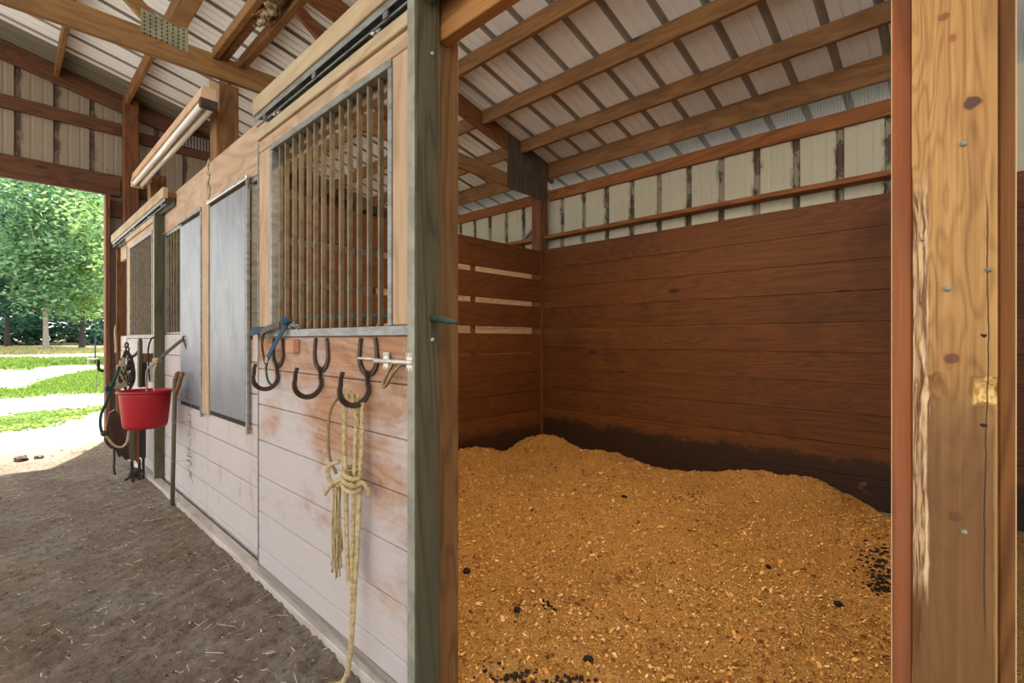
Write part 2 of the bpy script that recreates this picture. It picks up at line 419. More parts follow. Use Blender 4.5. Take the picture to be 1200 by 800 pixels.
# ------------------------------------------------------------------ mesh helpers
class MB:
    def __init__(self):
        self.v, self.f, self.s = [], [], []
    def add(self, vs_, fs, smooth=False):
        b = len(self.v)
        self.v += [tuple(p) for p in vs_]
        self.f += [tuple(i + b for i in f) for f in fs]
        self.s += [smooth] * len(fs)
        return self
    def obox(self, c, size, rot=None, bev=0.002):
        hx, hy, hz = [s / 2 for s in size]
        b = min(bev, hx * 0.45, hy * 0.45, hz * 0.45)
        pts, idx = [], {}
        for sx in (-1, 1):
            for sy in (-1, 1):
                for sz in (-1, 1):
                    X, Y, Z = sx * hx, sy * hy, sz * hz
                    for a in range(3):
                        p = [X - sx * b, Y - sy * b, Z - sz * b]
                        p[a] = (X, Y, Z)[a]
                        idx[(sx, sy, sz, a)] = len(pts); pts.append(p)
        fs = []
        for a in range(3):
            o = [q for q in range(3) if q != a]
            for s in (-1, 1):
                loop = []
                for (p, q) in ((-1, -1), (1, -1), (1, 1), (-1, 1)):
                    k = [0, 0, 0]; k[a] = s; k[o[0]] = p; k[o[1]] = q
                    loop.append(idx[(*k, a)])
                fs.append(loop if (s > 0) == (a != 1) else loop[::-1])
        for a in range(3):
            o = [q for q in range(3) if q != a]
            for p in (-1, 1):
                for q in (-1, 1):
                    k0 = [0, 0, 0]; k0[o[0]] = p; k0[o[1]] = q
                    lo, hi = list(k0), list(k0); lo[a] = -1; hi[a] = 1
                    fs.append([idx[(*lo, o[0])], idx[(*hi, o[0])], idx[(*hi, o[1])], idx[(*lo, o[1])]])
        for sx in (-1, 1):
            for sy in (-1, 1):
                for sz in (-1, 1):
                    fs.append([idx[(sx, sy, sz, a)] for a in range(3)])
        c = Vector(c)
        if rot is not None: pts = [rot @ Vector(p) + c for p in pts]
        else: pts = [Vector(p) + c for p in pts]
        return self.add(pts, fs)
    def box(self, x0, x1, y0, y1, z0, z1, bev=0.003):
        return self.obox(((x0 + x1) / 2, (y0 + y1) / 2, (z0 + z1) / 2), (abs(x1 - x0), abs(y1 - y0), abs(z1 - z0)), None, bev)
    def beam(self, p, q, w, d, up=(0, 0, 1), bev=0.003):
        """board from p to q, w across (perpendicular to up), d along up"""
        p, q = Vector(p), Vector(q)
        t = (q - p).normalized(); u = Vector(up)
        s = t.cross(u).normalized(); u = s.cross(t).normalized()
        m = Matrix((t, s, u)).transposed()
        return self.obox((p + q) / 2, ((q - p).length, w, d), m, bev)
    def tube(self, pts, r, seg=8, closed=False, cap=True, flat=None):
        pts = [Vector(p) for p in pts]
        n = len(pts)
        rr = r if isinstance(r, (list, tuple)) else [r] * n
        vs_, fs = [], []
        prev = None
        for i, p in enumerate(pts):
            if closed: t = pts[(i + 1) % n] - pts[i - 1]
            else: t = pts[min(i + 1, n - 1)] - pts[max(i - 1, 0)]
            if t.length < 1e-9: t = Vector((0, 0, 1))
            t.normalize()
            if prev is None:
                a = Vector((1, 0, 0)) if abs(t.x) < 0.8 else Vector((0, 1, 0))
                nrm = (a - t * a.dot(t)).normalized()
            else:
                nrm = prev - t * prev.dot(t)
                nrm = nrm.normalized() if nrm.length > 1e-6 else prev
            prev = nrm
            b = t.cross(nrm)
            for k in range(seg):
                an = 2 * math.pi * k / seg
                vs_.append(p + (nrm * math.cos(an) + b * math.sin(an)) * rr[i])
        m = n if closed else n - 1
        for i in range(m):
            for k in range(seg):
                a, b2 = i * seg + k, i * seg + (k + 1) % seg
                c, d = ((i + 1) % n) * seg + (k + 1) % seg, ((i + 1) % n) * seg + k
                fs.append((a, b2, c, d))
        if cap and not closed:
            fs.append(tuple(range(seg))[::-1])
            fs.append(tuple((n - 1) * seg + k for k in range(seg)))
        return self.add(vs_, fs, True)
    def ribbon(self, pts, width, thick, side):
        """flat strap along pts; side = direction of the width (one vector or one per point)"""
        pts = [Vector(p) for p in pts]
        n = len(pts); vs_, fs = [], []
        for i, p in enumerate(pts):
            t = (pts[min(i + 1, n - 1)] - pts[max(i - 1, 0)]).normalized()
            s = Vector(side[i] if isinstance(side, list) else side)
            s = (s - t * s.dot(t)).normalized()
            nn = t.cross(s)
            w = (width[i] if isinstance(width, list) else width) / 2
            for (a, b) in ((-1, -1), (1, -1), (1, 1), (-1, 1)):
                vs_.append(p + s * a * w + nn * b * thick / 2)
        for i in range(n - 1):
            for k in range(4):
                a, b = i * 4 + k, i * 4 + (k + 1) % 4
                fs.append((a, b, b + 4, a + 4))
        fs.append((3, 2, 1, 0)); fs.append(tuple((n - 1) * 4 + k for k in range(4)))
        return self.add(vs_, fs)
    def prism(self, poly, axis, a, b):
        n = len(poly); vs_ = []
        for w in (a, b):
            for p in poly:
                q = list(p); q.insert(axis, w); vs_.append(q)
        fs = [tuple(range(n))[::-1], tuple(range(n, 2 * n))]
        for i in range(n):
            j = (i + 1) % n
            fs.append((i, j, j + n, i + n))
        return self.add(vs_, fs)
    def lathe(self, prof, c, seg=48, sx=1.0):
        vs_, fs = [], []
        n = len(prof)
        for k in range(seg):
            an = 2 * math.pi * k / seg
            for (r, z) in prof:
                vs_.append((c[0] + r * math.cos(an) * sx, c[1] + r * math.sin(an), c[2] + z))
        for k in range(seg):
            for i in range(n - 1):
                a, b = k * n + i, ((k + 1) % seg) * n + i
                fs.append((a, b, b + 1, a + 1))
        return self.add(vs_, fs, True)
    def blob(self, c, r, seed=0, sq=(1, 1, 1), rough=0.3, sub=2):
        bm = bmesh.new()
        bmesh.ops.create_icosphere(bm, subdivisions=sub, radius=1)
        vs_ = []
        for v in bm.verts:
            d = v.co.normalized()
            k = 1 + rough * noise.noise(d * 2.1 + Vector((seed * 3.7, seed * 1.3, 0)))
            vs_.append((c[0] + d.x * r * k * sq[0], c[1] + d.y * r * k * sq[1], c[2] + d.z * r * k * sq[2]))
        fs = [tuple(v.index for v in f.verts) for f in bm.faces]
        bm.free()
        return self.add(vs_, fs, True)
    def build(self, name, mat, parent=None):
        me = bpy.data.meshes.new(name)
        if parent is not None:
            o0 = parent.matrix_basis.translation.copy()
            pp = parent.parent
            while pp: o0 += pp.matrix_basis.translation; pp = pp.parent
        else:
            xs, ys, zs = zip(*self.v)
            o0 = Vector(((min(xs) + max(xs)) / 2, (min(ys) + max(ys)) / 2, min(zs)))
        me.from_pydata([(x - o0.x, y - o0.y, z - o0.z) for x, y, z in self.v], [], self.f)
        me.polygons.foreach_set('use_smooth', self.s)
        me.materials.append(mat)
        bm = bmesh.new(); bm.from_mesh(me)
        bmesh.ops.recalc_face_normals(bm, faces=bm.faces)
        bm.to_mesh(me); bm.free()
        me.update()
        o = bpy.data.objects.new(name, me)
        COL.objects.link(o)
        if parent is not None: o.parent = parent
        else: o.location = o0
        return o

def tag(o, label=None, cat=None, group=None, kind=None):
    if label: o['label'] = label
    if cat: o['category'] = cat
    if group: o['group'] = group
    if kind: o['kind'] = kind
    return o

def thing(name, loc, label, cat, group=None):
    o = bpy.data.objects.new(name, None)
    o.empty_display_size = 0.1
    o.location = loc
    COL.objects.link(o)
    return tag(o, label, cat, group)

def solo(mb, name, mat, label, cat, group=None):
    return tag(mb.build(name, mat), label, cat, group)

def arc(n, a0, a1):
    return [R(a0 + (a1 - a0) * i / (n - 1)) for i in range(n)]

def smooth_path(pts, n=8):
    """Catmull-Rom through pts"""
    P = [Vector(p) for p in pts]
    P = [P[0] * 2 - P[1]] + P + [P[-1] * 2 - P[-2]]
    out = []
    for i in range(1, len(P) - 2):
        for k in range(n):
            t = k / n
            a, b, c, d = P[i - 1], P[i], P[i + 1], P[i + 2]
            out.append(0.5 * ((2 * b) + (c - a) * t + (2 * a - 5 * b + 4 * c - d) * t * t + (3 * b - a - 3 * c + d) * t ** 3))
    out.append(P[-2])
    return out

def roof_z(x):
    return 4.36 - 0.229 * x if x >= -0.96 else 4.36 - 0.229 * (-1.92 - x)

Y_LO, Y_HI = -3.9, 7.48
RIDGE = -0.96

# ------------------------------------------------------------------ setting: floor, ground, roof, walls
def fbm(x, y, s, o=4):
    return noise.fractal(Vector((x * s, y * s, 0.3)), 1.0, 2.0, o)

def grid(xs, ys, zf):
    mb = MB()
    nx = len(xs)
    vs_ = [(x, y, zf(x, y)) for y in ys for x in xs]
    fs = [(j * nx + i, j * nx + i + 1, (j + 1) * nx + i + 1, (j + 1) * nx + i) for j in range(len(ys) - 1) for i in range(nx - 1)]
    return mb.add(vs_, fs, True)

def frange(a, b, n):
    return [a + (b - a) * i / n for i in range(n + 1)]

def floor_z(x, y):
    if x > 0.9: return -0.16 if x > 1.15 else -0.012
    q = -0.47 * x + 0.88 * y
    rut = 0.011 * math.sin(q * 52 + 3.5 * fbm(x, y, 1.1)) * (0.6 + 0.8 * fbm(x, y, 2.0, 2)) + 0.006 * math.sin(q * 125 + 4 * fbm(x, y, 2.5))
    fade = max(0.0, min(1.0, (7.6 - y) / 1.5)) * max(0.35, min(1.0, (4.8 - y) / 3))
    near_wall = 0.02 * max(0.0, min(1.0, (x - 0.72) / 0.15))
    return fade * (rut + 0.018 * fbm(x, y, 7, 5)) + 0.018 * fbm(x, y, 1.2, 3) * (1 - 0.6 * max(0.0, min(1.0, (x - 0.7) / 0.15))) + near_wall * 0.6 - 0.012

xs = frange(-3.6, -0.4, 12)[:-1] + frange(-0.4, 0.98, 78) + frange(1.1, 4.6, 10)
ys = frange(Y_LO, 0.7, 14)[:-1] + frange(0.7, 5.2, 240)[:-1] + frange(5.2, 9.0, 110)
tag(grid(xs, ys, floor_z).build('floor', M['dirt']), kind='structure')

def yard_z(x, y):
    return -0.05 + max(0.0, y - 9) * 0.0215 + 0.03 * fbm(x, y, 0.3, 3) * min(1, max(0, (y - 9) / 4))
gx = frange(-45, 55, 60)
gy = frange(-30, 8.6, 14)[:-1] + frange(8.6, 75, 60)
def yard_all(x, y):
    z = yard_z(x, y)
    if -3.7 < x < 4.7 and -4 < y < 8.6: z -= 0.12
    return z
tag(grid(gx, gy, yard_all).build('ground', M['yard']), kind='structure')

# roof: ribbed sheets on both slopes
def rib_profile(period, phase, lo, hi, major=0.022, minor=0.007):
    out = []
    k = math.floor((lo - phase) / period) - 1
    while True:
        c = phase + k * period
        for (d, h) in ((-0.030, 0), (-0.018, major), (0.018, major), (0.030, 0), (0.090, 0), (0.097, minor), (0.110, minor), (0.117, 0),
                       (0.188, 0), (0.195, minor), (0.208, minor), (0.215, 0)):
            y = c + d
            if lo <= y <= hi: out.append((y, h))
        if c > hi: break
        k += 1
    return [(lo, 0)] + out + [(hi, 0)]
rp = rib_profile(0.305, 0.110, Y_LO, Y_HI)
mb = MB()
for (xa, xb) in ((RIDGE, 5.35), (RIDGE, -3.3)):
    za, zb = roof_z(xa), roof_z(xb)
    n = len(rp)
    vs_ = [(xa, y, za + h) for y, h in rp] + [(xb, y, zb + h) for y, h in rp]
    mb.add(vs_, [(i, i + 1, n + i + 1, n + i) for i in range(n - 1)])
tag(mb.build('ceiling', M['roof']), kind='structure')

tag(MB().box(5.32, 5.36, Y_LO, Y_HI, 2.93, 3.125).build('trim_1', M['siding_far']), kind='structure')  # unseen fascia added to cut the daylight in the eave gap

tag(MB().box(4.60, 5.20, Y_LO, Y_HI, 2.95, 2.965).build('trim_2', M['siding_far']), kind='structure')  # unseen soffit added to dim the space behind the eave mesh

# right hand (outer) wall: ribbed sheet
wp = rib_profile(0.305, 1.327, Y_LO, Y_HI, 0.02, 0.003)
mb = MB(); n = len(wp)
vs_ = [(4.55 + h, y, -0.05) for y, h in wp] + [(4.55 + h, y, 3.0) for y, h in wp]
mb.add(vs_, [(i, i + 1, n + i + 1, n + i) for i in range(n - 1)])
tag(mb.build('wall_right', M['siding']), kind='structure')

# far gable wall with the big doorway; a window opening in the end stall
gp = rib_profile(0.305, 0.131, -3.2, 4.56, 0.02, 0.003)
extra = [-2.75, 0.86, 1.95, 4.1]
pts = sorted(gp + [(x, 0) for x in extra])
mb = MB()
for (xa, ha), (xb, hb) in zip(pts[:-1], pts[1:]):
    if xb - xa < 1e-6: continue
    xm = (xa + xb) / 2
    spans = []
    if -2.75 < xm < 0.86: spans = [(2.93, None)]
    elif 1.95 < xm < 4.1: spans = [(1.93, None)]
    else: spans = [(-0.05, None)]
    for lo, hi in spans:
        ta, tb = (roof_z(xa) - 0.002, roof_z(xb) - 0.002) if hi is None else (hi, hi)
        mb.add([(xa, 7.42 + ha, lo), (xb, 7.42 + hb, lo), (xb, 7.42 + hb, tb), (xa, 7.42 + ha, ta)], [(0, 1, 2, 3)])
tag(mb.build('wall_far', M['siding_far']), kind='structure')
mb = MB()
for (x0, x1, z0, z1) in ((1.89, 4.16, 1.91, 1.99), (1.89, 1.97, -0.05, 1.91), (4.08, 4.16, -0.05, 1.91)):
    mb.box(x0, x1, 7.36, 7.41, z0, z1)
tag(MB().box(1.98, 4.07, 7.375, 7.41, 1.20, 1.66).build('glare_board', M['girt']), kind='structure')  # added board across the doorway, keeps its glare out of the divider slots
tag(mb.build('door_1', M['girt']), kind='structure')

# plank lining of the back wall, both stalls
def planks(mb, fix, y0, y1, z0, h, n, thick, along='y', gap=0.004, joints=()):
    for k in range(n):
        za, zb = z0 + k * h + gap / 2, z0 + (k + 1) * h - gap / 2
        w = 0.002 * math.sin(k * 2.3)
        if along == 'y': mb.box(fix + w, fix + thick + w, y0, y1, za, zb, 0.0025)
        else: mb.box(y0, y1, fix + w, fix + thick + w, za, zb, 0.004)
mb = MB(); planks(mb, 4.40, -3.6, 3.63, -0.056, 0.232, 10, 0.04, gap=0.0015)
tag(mb.build('wall_back', M['lining']), kind='structure')
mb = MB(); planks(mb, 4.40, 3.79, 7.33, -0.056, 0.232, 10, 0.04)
tag(mb.build('wall_end', M['lining_lit']), kind='structure')

# unseen walls across the aisle and behind the camera, added to shape the daylight
mb = MB(); planks(mb, -2.80, Y_LO, -1.8, -0.06, 0.2, 12, 0.04); planks(mb, -2.80, 2.2, 3.4, -0.06, 0.2, 12, 0.04)
tag(mb.build('wall_left', M['kick']), kind='structure')
mb = MB(); planks(mb, -3.72, 0.98, 4.5, -0.06, 0.2, 16, 0.04, 'x')
tag(mb.build('wall_near', M['lining_x']), kind='structure')

# ------------------------------------------------------------------ bedding in the open stall
def bed_z(x, y):
    z = 0.0 + 0.022 * fbm(x, y, 1.6, 4) + 0.013 * fbm(x, y, 8, 3) + 0.008 * fbm(x, y, 24, 3) + 0.03 * fbm(x, y, 4.5, 3) * max(0.0, min(1.0, max((x - 3.6) / 0.5, (y - 2.9) / 0.5)))
    def bump(cx, cy, h, rx, ry):
        return h * math.exp(-((x - cx) / rx) ** 2 - ((y - cy) / ry) ** 2)
    z += bump(4.15, 3.42, 0.10, 0.30, 0.25) + bump(3.15, 3.55, 0.13, 0.32, 0.22) + bump(4.15, 2.75, 0.05, 0.3, 0.25)
    z += bump(4.2, 1.25, 0.09, 0.35, 0.32) + bump(4.25, 0.85, 0.10, 0.3, 0.25) + bump(3.0, 1.6, 0.035, 0.8, 0.8)
    z -= bump(4.45, 3.0, 0.03, 0.2, 0.2) + bump(4.5, 2.2, 0.06, 0.3, 0.5) + bump(4.4, 0.35, 0.08, 0.4, 0.25)
    t = max(0.0, min(1.0, (x - 1.0) / 0.25))
    return -0.02 + (z + 0.03) * t
bx = frange(0.99, 4.395, 230); by = frange(0.025, 3.625, 245)
bed = grid(bx, by, bed_z).build('shavings_bedding', M['bedding'])
tag(bed, 'deep bed of orange pine shavings covering the open stall floor', 'bedding', kind='stuff')
mb = grid(frange(1.06, 4.39, 40), frange(3.72, 7.40, 40), lambda x, y: 0.0 + 0.02 * fbm(x, y, 1.7, 3))
tag(mb.build('shavings_bedding', M['bedding']), 'pine shavings on the floor of the stall beyond the divider', 'bedding', kind='stuff')
mb = grid(frange(1.06, 4.39, 40), frange(-1.6, -0.035, 24), lambda x, y: bed_z(x, y) - 0.01)
tag(mb.build('shavings_bedding', M['bedding']), 'strip of shavings in the dim stall right of the yellow post', 'bedding', kind='stuff')
rng = random.Random(11)
mb = MB()
for i in range(26000):
    x, y = rng.uniform(1.05, 4.36), rng.uniform(0.04, 3.6)
    if x + y * 0.2 < 1.05: continue
    z = bed_z(x, y)
    L = rng.uniform(0.003, 0.0085) * (2.2 if rng.random() < 0.06 else 1); W = L * rng.uniform(0.25, 0.7)
    a = rng.uniform(0, 6.28); ti = rng.uniform(-0.5, 0.5); tj = rng.uniform(-0.4, 0.4)
    u = Vector((math.cos(a), math.sin(a), ti)) * L; w = Vector((-math.sin(a), math.cos(a), tj)) * W
    c = Vector((x, y, z + 0.003)); m = Vector((0, 0, rng.uniform(0.001, 0.005)))
    mb.add([c - u - w, c - w * 1.0 + m, c + u - w, c + u + w, c + w + m, c - u + w], [(0, 1, 4, 5), (1, 2, 3, 4)])
tag(mb.build('loose_shavings', M['flake']), 'loose curled wood shavings scattered over the bedding', 'shavings', kind='stuff')
# droppings
def clump(x, y, r, seed, label):
    mb = MB()
    rr = random.Random(seed)
    mb.blob((x, y, bed_z(x, y) + r * 0.5), r, seed, (1, 1, 0.7), 0.5, 3)
    for q in range(4):
        a = rr.uniform(0, 6.28)
        mb.blob((x + math.cos(a) * r * 0.8, y + math.sin(a) * r * 0.8, bed_z(x, y) + r * 0.25), r * 0.5, seed + q, (1, 1, 0.7), 0.5, 2)
    solo(mb, 'manure_clump', M['manure'], label, 'manure', 'droppings on the bedding')
CF, CS = 564.0, math.sin(THETA); CC = math.cos(THETA)
def gpos(u, v, z=0.0):
    s = (1.2 - z) * CF / (v - 398); t = (u - 600) / CF
    return ((CS + CC * t) * s, (CC - CS * t) * s)
for (u, v, r, lab) in ((690, 769, 0.016, 'round dark dropping nearest the stall opening'), (547, 668, 0.02, 'dark dropping beside the brown door post'),
                       (731, 589, 0.02, 'dark dropping in the middle of the bedding'), (606, 713, 0.014, 'small dark dropping left of the middle of the bedding'),
                       (982, 706, 0.018, 'small dark dropping toward the big yellow post'), (900, 665, 0.012, 'smallest dark speck of dropping near the soiled heap')):
    clump(*gpos(u, v, 0.02), r, int(u), lab)
def soiled(name, label, spots, nn, seed):
    rr = random.Random(seed); mb = MB()
    for (u, v, ru, rv) in spots:
        for q in range(nn):
            uu, vv = u + rr.gauss(0, ru), v + rr.gauss(0, rv)
            x, y = gpos(uu, vv, 0.02)
            if not (1.02 < x < 4.35 and y < 3.55): continue
            mb.blob((x, y, bed_z(x, y) + 0.003), rr.uniform(0.004, 0.012), q + seed, (1, 1, 0.5), 0.6, 1)
    tag(mb.build(name, M['manure']), label, 'soiled bedding', kind='stuff')
soiled('soiled_bedding', 'dark wet soiled shavings heaped beside the yellow post', [(1030, 655, 14, 12), (1034, 685, 10, 7)], 110, 3)
soiled('soiled_bedding', 'dark green soiled patch at the front of the stall opening', [(590, 790, 18, 6), (668, 796, 12, 4)], 40, 5)
soiled('soiled_bedding', 'thin trail of dark soiled shavings across the bedding', [(640, 707, 14, 5), (735, 562, 25, 3), (812, 582, 14, 5)], 16, 9)
# straw stem on bedding
x0, y0 = gpos(648, 731, 0.02); x1, y1 = gpos(692, 757, 0.02)
solo(MB().tube([(x0, y0, bed_z(x0, y0) + 0.006), ((x0 + x1) / 2, (y0 + y1) / 2 + 0.01, bed_z((x0 + x1) / 2, (y0 + y1) / 2) + 0.012), (x1, y1, bed_z(x1, y1) + 0.006)], 0.0015, 5),
     'hay_stem', M['rope_brown'], 'thin dry hay stem lying beside the round dropping', 'stem')

# aisle litter
mb = MB(); rng = random.Random(5)
for i in range(1500):
    y = 0.9 + 6.0 * rng.random() ** 1.5; x = rng.uniform(-0.2 + 0.02 * y, 0.87)
    L = rng.uniform(0.006, 0.03) if rng.random() < 0.9 else rng.uniform(0.03, 0.08)
    a = rng.uniform(0, 6.28); z = floor_z(x, y) + 0.004
    u = Vector((math.cos(a), math.sin(a), rng.uniform(-0.2, 0.3))) * L / 2; w = Vector((-math.sin(a), math.cos(a), 0)) * rng.uniform(0.0008, 0.002)
    c = Vector((x, y, z)); h = Vector((0, 0, 0.0012))
    mb.add([c - u - w, c + u - w, c + u + w, c - u + w, c - u + h, c + u + h], [(0, 1, 5, 4), (2, 3, 4, 5), (0, 3, 2, 1)])
tag(mb.build('straw_litter', M['straw']), 'bits of straw and hay scattered over the dirt aisle', 'straw', kind='stuff')
mb = MB()
for i in range(1100):
    y = 0.9 + 6.4 * rng.random() ** 1.4; x = rng.uniform(-0.2, 0.87)
    if rng.random() < 0.35: x = rng.uniform(0.7, 0.87)
    r = rng.uniform(0.002, 0.007) * (2 if rng.random() < 0.06 else 1)
    mb.blob((x, y, floor_z(x, y) + r * 0.2), r, i, (1, 1.2, 0.6), 0.6, 1)
tag(mb.build('dirt_clods', M['clod']), 'crumbled clods of dirt on the aisle floor', 'dirt', kind='stuff')

# ------------------------------------------------------------------ roof timbers
def purlin(x, y0, y1, label, depth=0.14, z_top=None):
    zt = roof_z(x) - 0.006 if z_top is None else z_top
    mb = MB(); mb.box(x - 0.02, x + 0.02, y0, y1, zt - depth, zt, 0.004)
    return solo(mb, 'roof_purlin', M['purlin'], label, 'purlin', 'roof purlins')
eave_top = roof_z(4.52) - 0.008
ordinal = ['lowest', 'second', 'third', 'fourth', 'fifth', 'sixth', 'seventh', 'eighth']
for i, x in enumerate((4.52, 4.02, 3.43, 2.83, 2.23)):
    lab = 'purlin at the eave above the wire mesh of the open stall' if i == 0 else f'{ordinal[i]} purlin up from the eave over the open stall'
    purlin(x, 0.0 if i else -0.05, 3.63, lab, 0.19 if i == 0 else 0.14)
for i, x in enumerate((4.52, 4.02, 3.43, 2.83, 2.23, 1.63, 1.03, 0.43)):
    lab = 'purlin at the eave seen beyond the truss over the far stall' if i == 0 else f'{ordinal[i]} purlin up from the eave in the far bay behind the truss'
    purlin(x, 3.70, 7.33, lab, 0.19 if i == 0 else 0.14)

# roof truss above the divider
tr = thing('roof_truss', (1.0, 3.67, 2.87), 'wooden roof truss spanning the aisle above the stall divider', 'truss')
TY0, TY1 = 3.645, 3.685
MB().prism([(-3.1, 2.93), (-0.96, 2.955), (1.45, 2.962), (4.45, 2.868), (4.45, 3.01), (1.45, 3.108), (-0.96, 3.10), (-3.1, 3.075)], 1, TY0, TY1).build('bottom_chord', M['truss'], tr)
for (xa, xb) in ((RIDGE, 4.62), (RIDGE, -3.2)):
    MB().prism([(xa, roof_z(xa) - 0.20), (xb, roof_z(xb) - 0.20), (xb, roof_z(xb) - 0.006), (xa, roof_z(xa) - 0.006)], 1, TY0, TY1).build('top_chord', M['truss_dark'], tr)
MB().beam((2.45, 3.665, 3.05), (1.20, 3.665, 3.93), 0.038, 0.09, (0, 0, 1)).build('web', M['truss_dark'], tr)
MB().beam((0.69, 3.665, 3.13), (0.02, 3.665, 3.72), 0.038, 0.085, (0, 0, 1)).build('web', M['truss'], tr)
MB().beam((0.75, 3.665, 3.13), (1.12, 3.665, 4.05), 0.038, 0.085, (1, 0, 0)).build('web', M['truss'], tr)
mb = MB(); mb.prism([(3.80, 2.86), (4.47, 2.85), (4.47, roof_z(4.47) - 0.02), (3.80, roof_z(3.8) - 0.05)], 1, TY0 - 0.014, TY0 - 0.001)
mb.build('heel_gusset', M['plywood'], tr)
mb = MB(); mb.prism([(0.585, 3.075), (0.83, 3.045), (0.83, 3.20), (0.76, 3.185), (0.70, 3.20), (0.585, 3.215)], 1, TY0 - 0.004, TY0 - 0.0005)
pl = mb.build('gusset_plate', M['plate'], tr)
mb = MB()
for i in range(8):
    for j in range(6):
        x, z = 0.603 + i * 0.029, 3.068 + j * 0.024 - i * 0.001
        if z > 3.19: continue
        mb.obox((x, TY0 - 0.0042, z), (0.008, 0.002, 0.011), None, 0.0005)
tag(mb.build('punched_teeth', M['dark'], pl), kind='stuff')

# doubled beam along the stall fronts with a nest between its boards
bmt = thing('doubled_beam', (1.06, 1.8, 3.09), 'beam of two boards running toward the camera above the stall fronts', 'beam')
mb = MB(); mb.box(0.965, 1.003, -0.4, 3.643, 3.07, 3.135, 0.004); mb.build('board', M['truss'], bmt)
mb = MB(); mb.box(1.122, 1.160, -0.4, 3.643, 3.07, 3.135, 0.004); mb.build('board', M['purlin'], bmt)
mb = MB(); mb.box(1.005, 1.06, 2.9, 3.643, 3.085, 3.13, 0.004); mb.build('packing_board', M['post'], bmt)
ns = thing('bird_nest', (1.06, 2.85, 3.09), 'mud and straw nest wedged between the two beam boards', 'nest')
mb = MB(); rr = random.Random(3)
for i in range(30):
    mb.blob((rr.uniform(1.04, 1.085), 2.35 + 0.024 * i, rr.uniform(3.09, 3.13)), rr.uniform(0.028, 0.036), i, (1, 1.3, 0.8), 0.5, 2)
mb.build('nest_body', M['nest'], ns)
mb = MB()
for i in range(12):
    mb = MB(); mb.blob((rr.uniform(1.03, 1.08), rr.uniform(2.82, 3.12), rr.uniform(3.06, 3.10)), rr.uniform(0.014, 0.026), i + 50, (1, 1.2, 0.9), 0.9, 2)
    mb.build('mud_lump', M['nest_pale'], ns)
mb = MB()
for i in range(60):
    c = Vector((rr.uniform(1.0, 1.12), rr.uniform(2.5, 3.1), rr.uniform(3.05, 3.12))); d = Vector((rr.uniform(-1, 1), rr.uniform(-1, 1), rr.uniform(-0.6, 0.3))) * 0.05
    mb.tube([c, c + d * 0.6, c + d + Vector((0, 0, -0.01))], 0.0015, 4)
tag(mb.build('straw_strands', M['rope'], ns), kind='stuff')

# gable framing
def single(name, mat, label, cat, *boxes, group=None):
    mb = MB()
    for b in boxes: mb.box(*b)
    return solo(mb, name, M[mat], label, cat, group)
mb = MB(); mb.prism([(RIDGE, roof_z(RIDGE) - 0.21), (4.5, roof_z(4.5) - 0.21), (4.5, roof_z(4.5) - 0.01), (RIDGE, roof_z(RIDGE) - 0.01)], 1, 7.35, 7.39)
solo(mb, 'gable_rafter', M['gable'], 'dark red brown rafter following the roof slope on the far gable', 'rafter')
single('door_lintel', 'gable', 'reddish lintel board over the big far doorway', 'lintel', (-2.9, 0.99, 7.345, 7.40, 2.91, 3.155))
single('wall_girt', 'gable', 'middle girt across the far gable siding', 'girt', (-2.9, 0.995, 7.36, 7.40, 3.645, 3.785), group='wall girts')
single('wall_girt', 'gable', 'girt on the far gable right of the tall far post', 'girt', (1.145, 4.4, 7.36, 7.40, 3.60, 3.74), group='wall girts')
single('wall_girt', 'gable', 'lower girt on the far gable right of the tall far post', 'girt', (1.145, 4.4, 7.36, 7.40, 2.93, 3.07), group='wall girts')
# vent lattice
vt = thing('vent_lattice', (1.8, 7.38, 3.64), 'pale wire lattice vent high on the far gable beside the tall square post', 'vent')
mb = MB()
for i in range(13): mb.box(1.58 + i * 0.035, 1.588 + i * 0.035, 7.342, 7.347, 3.70, 3.86, 0.001)
for i in range(6): mb.box(1.575, 2.01, 7.338, 7.342, 3.71 + i * 0.028, 3.717 + i * 0.028, 0.001)
mb.build('lattice', M['vent'], vt)
mb = MB(); mb.box(1.57, 2.02, 7.348, 7.352, 3.70, 3.87, 0.001); mb.build('backing', M['dark'], vt)

# posts
def post(x0, x1, y0, y1, z1, mat, label, z0=-0.04):
    mb = MB(); mb.box(x0, x1, y0, y1, z0, z1, 0.006)
    return solo(mb, 'wooden_post', M[mat], label, 'post', 'square timber posts')
post(0.990, 1.090, 1.275, 1.37, 3.085, 'post', 'brown square post at the left side of the open stall doorway')
post(1.002, 1.142, 3.69, 3.83, 2.955, 'post', 'tall brown post carrying the truss above the metal panels')
post(1.002, 1.132, 5.77, 5.91, 2.82, 'post', 'post behind the far sliding door under the end of the tube light')
post(1.0, 1.14, 7.20, 7.34, 4.06, 'post_red', 'tall red brown post against the far gable')
post(4.36, 4.50, 3.64, 3.78, 3.13, 'post_red', 'corner post where divider and plank wall meet')
single('jamb_board', 'post_red', 'outer jamb board of the big far doorway catching daylight', 'jamb', (0.842, 0.885, 7.28, 7.44, -0.05, 2.905))
single('jamb_board', 'post_red', 'wide red brown board standing between far sliding door and doorway', 'jamb', (0.925, 1.07, 7.15, 7.19, -0.03, 2.25))
single('block_board', 'gable', 'short block board under the lintel beside the doorway jamb', 'board', (0.888, 0.998, 7.34, 7.40, 2.66, 2.85))
mb = MB(); mb.beam((4.52, 4.3, 2.30), (4.50, 3.72, 2.66), 0.03, 0.03)
solo(mb, 'brace_pipe', M['galv'], 'grey diagonal brace against the siding beyond the divider', 'brace')

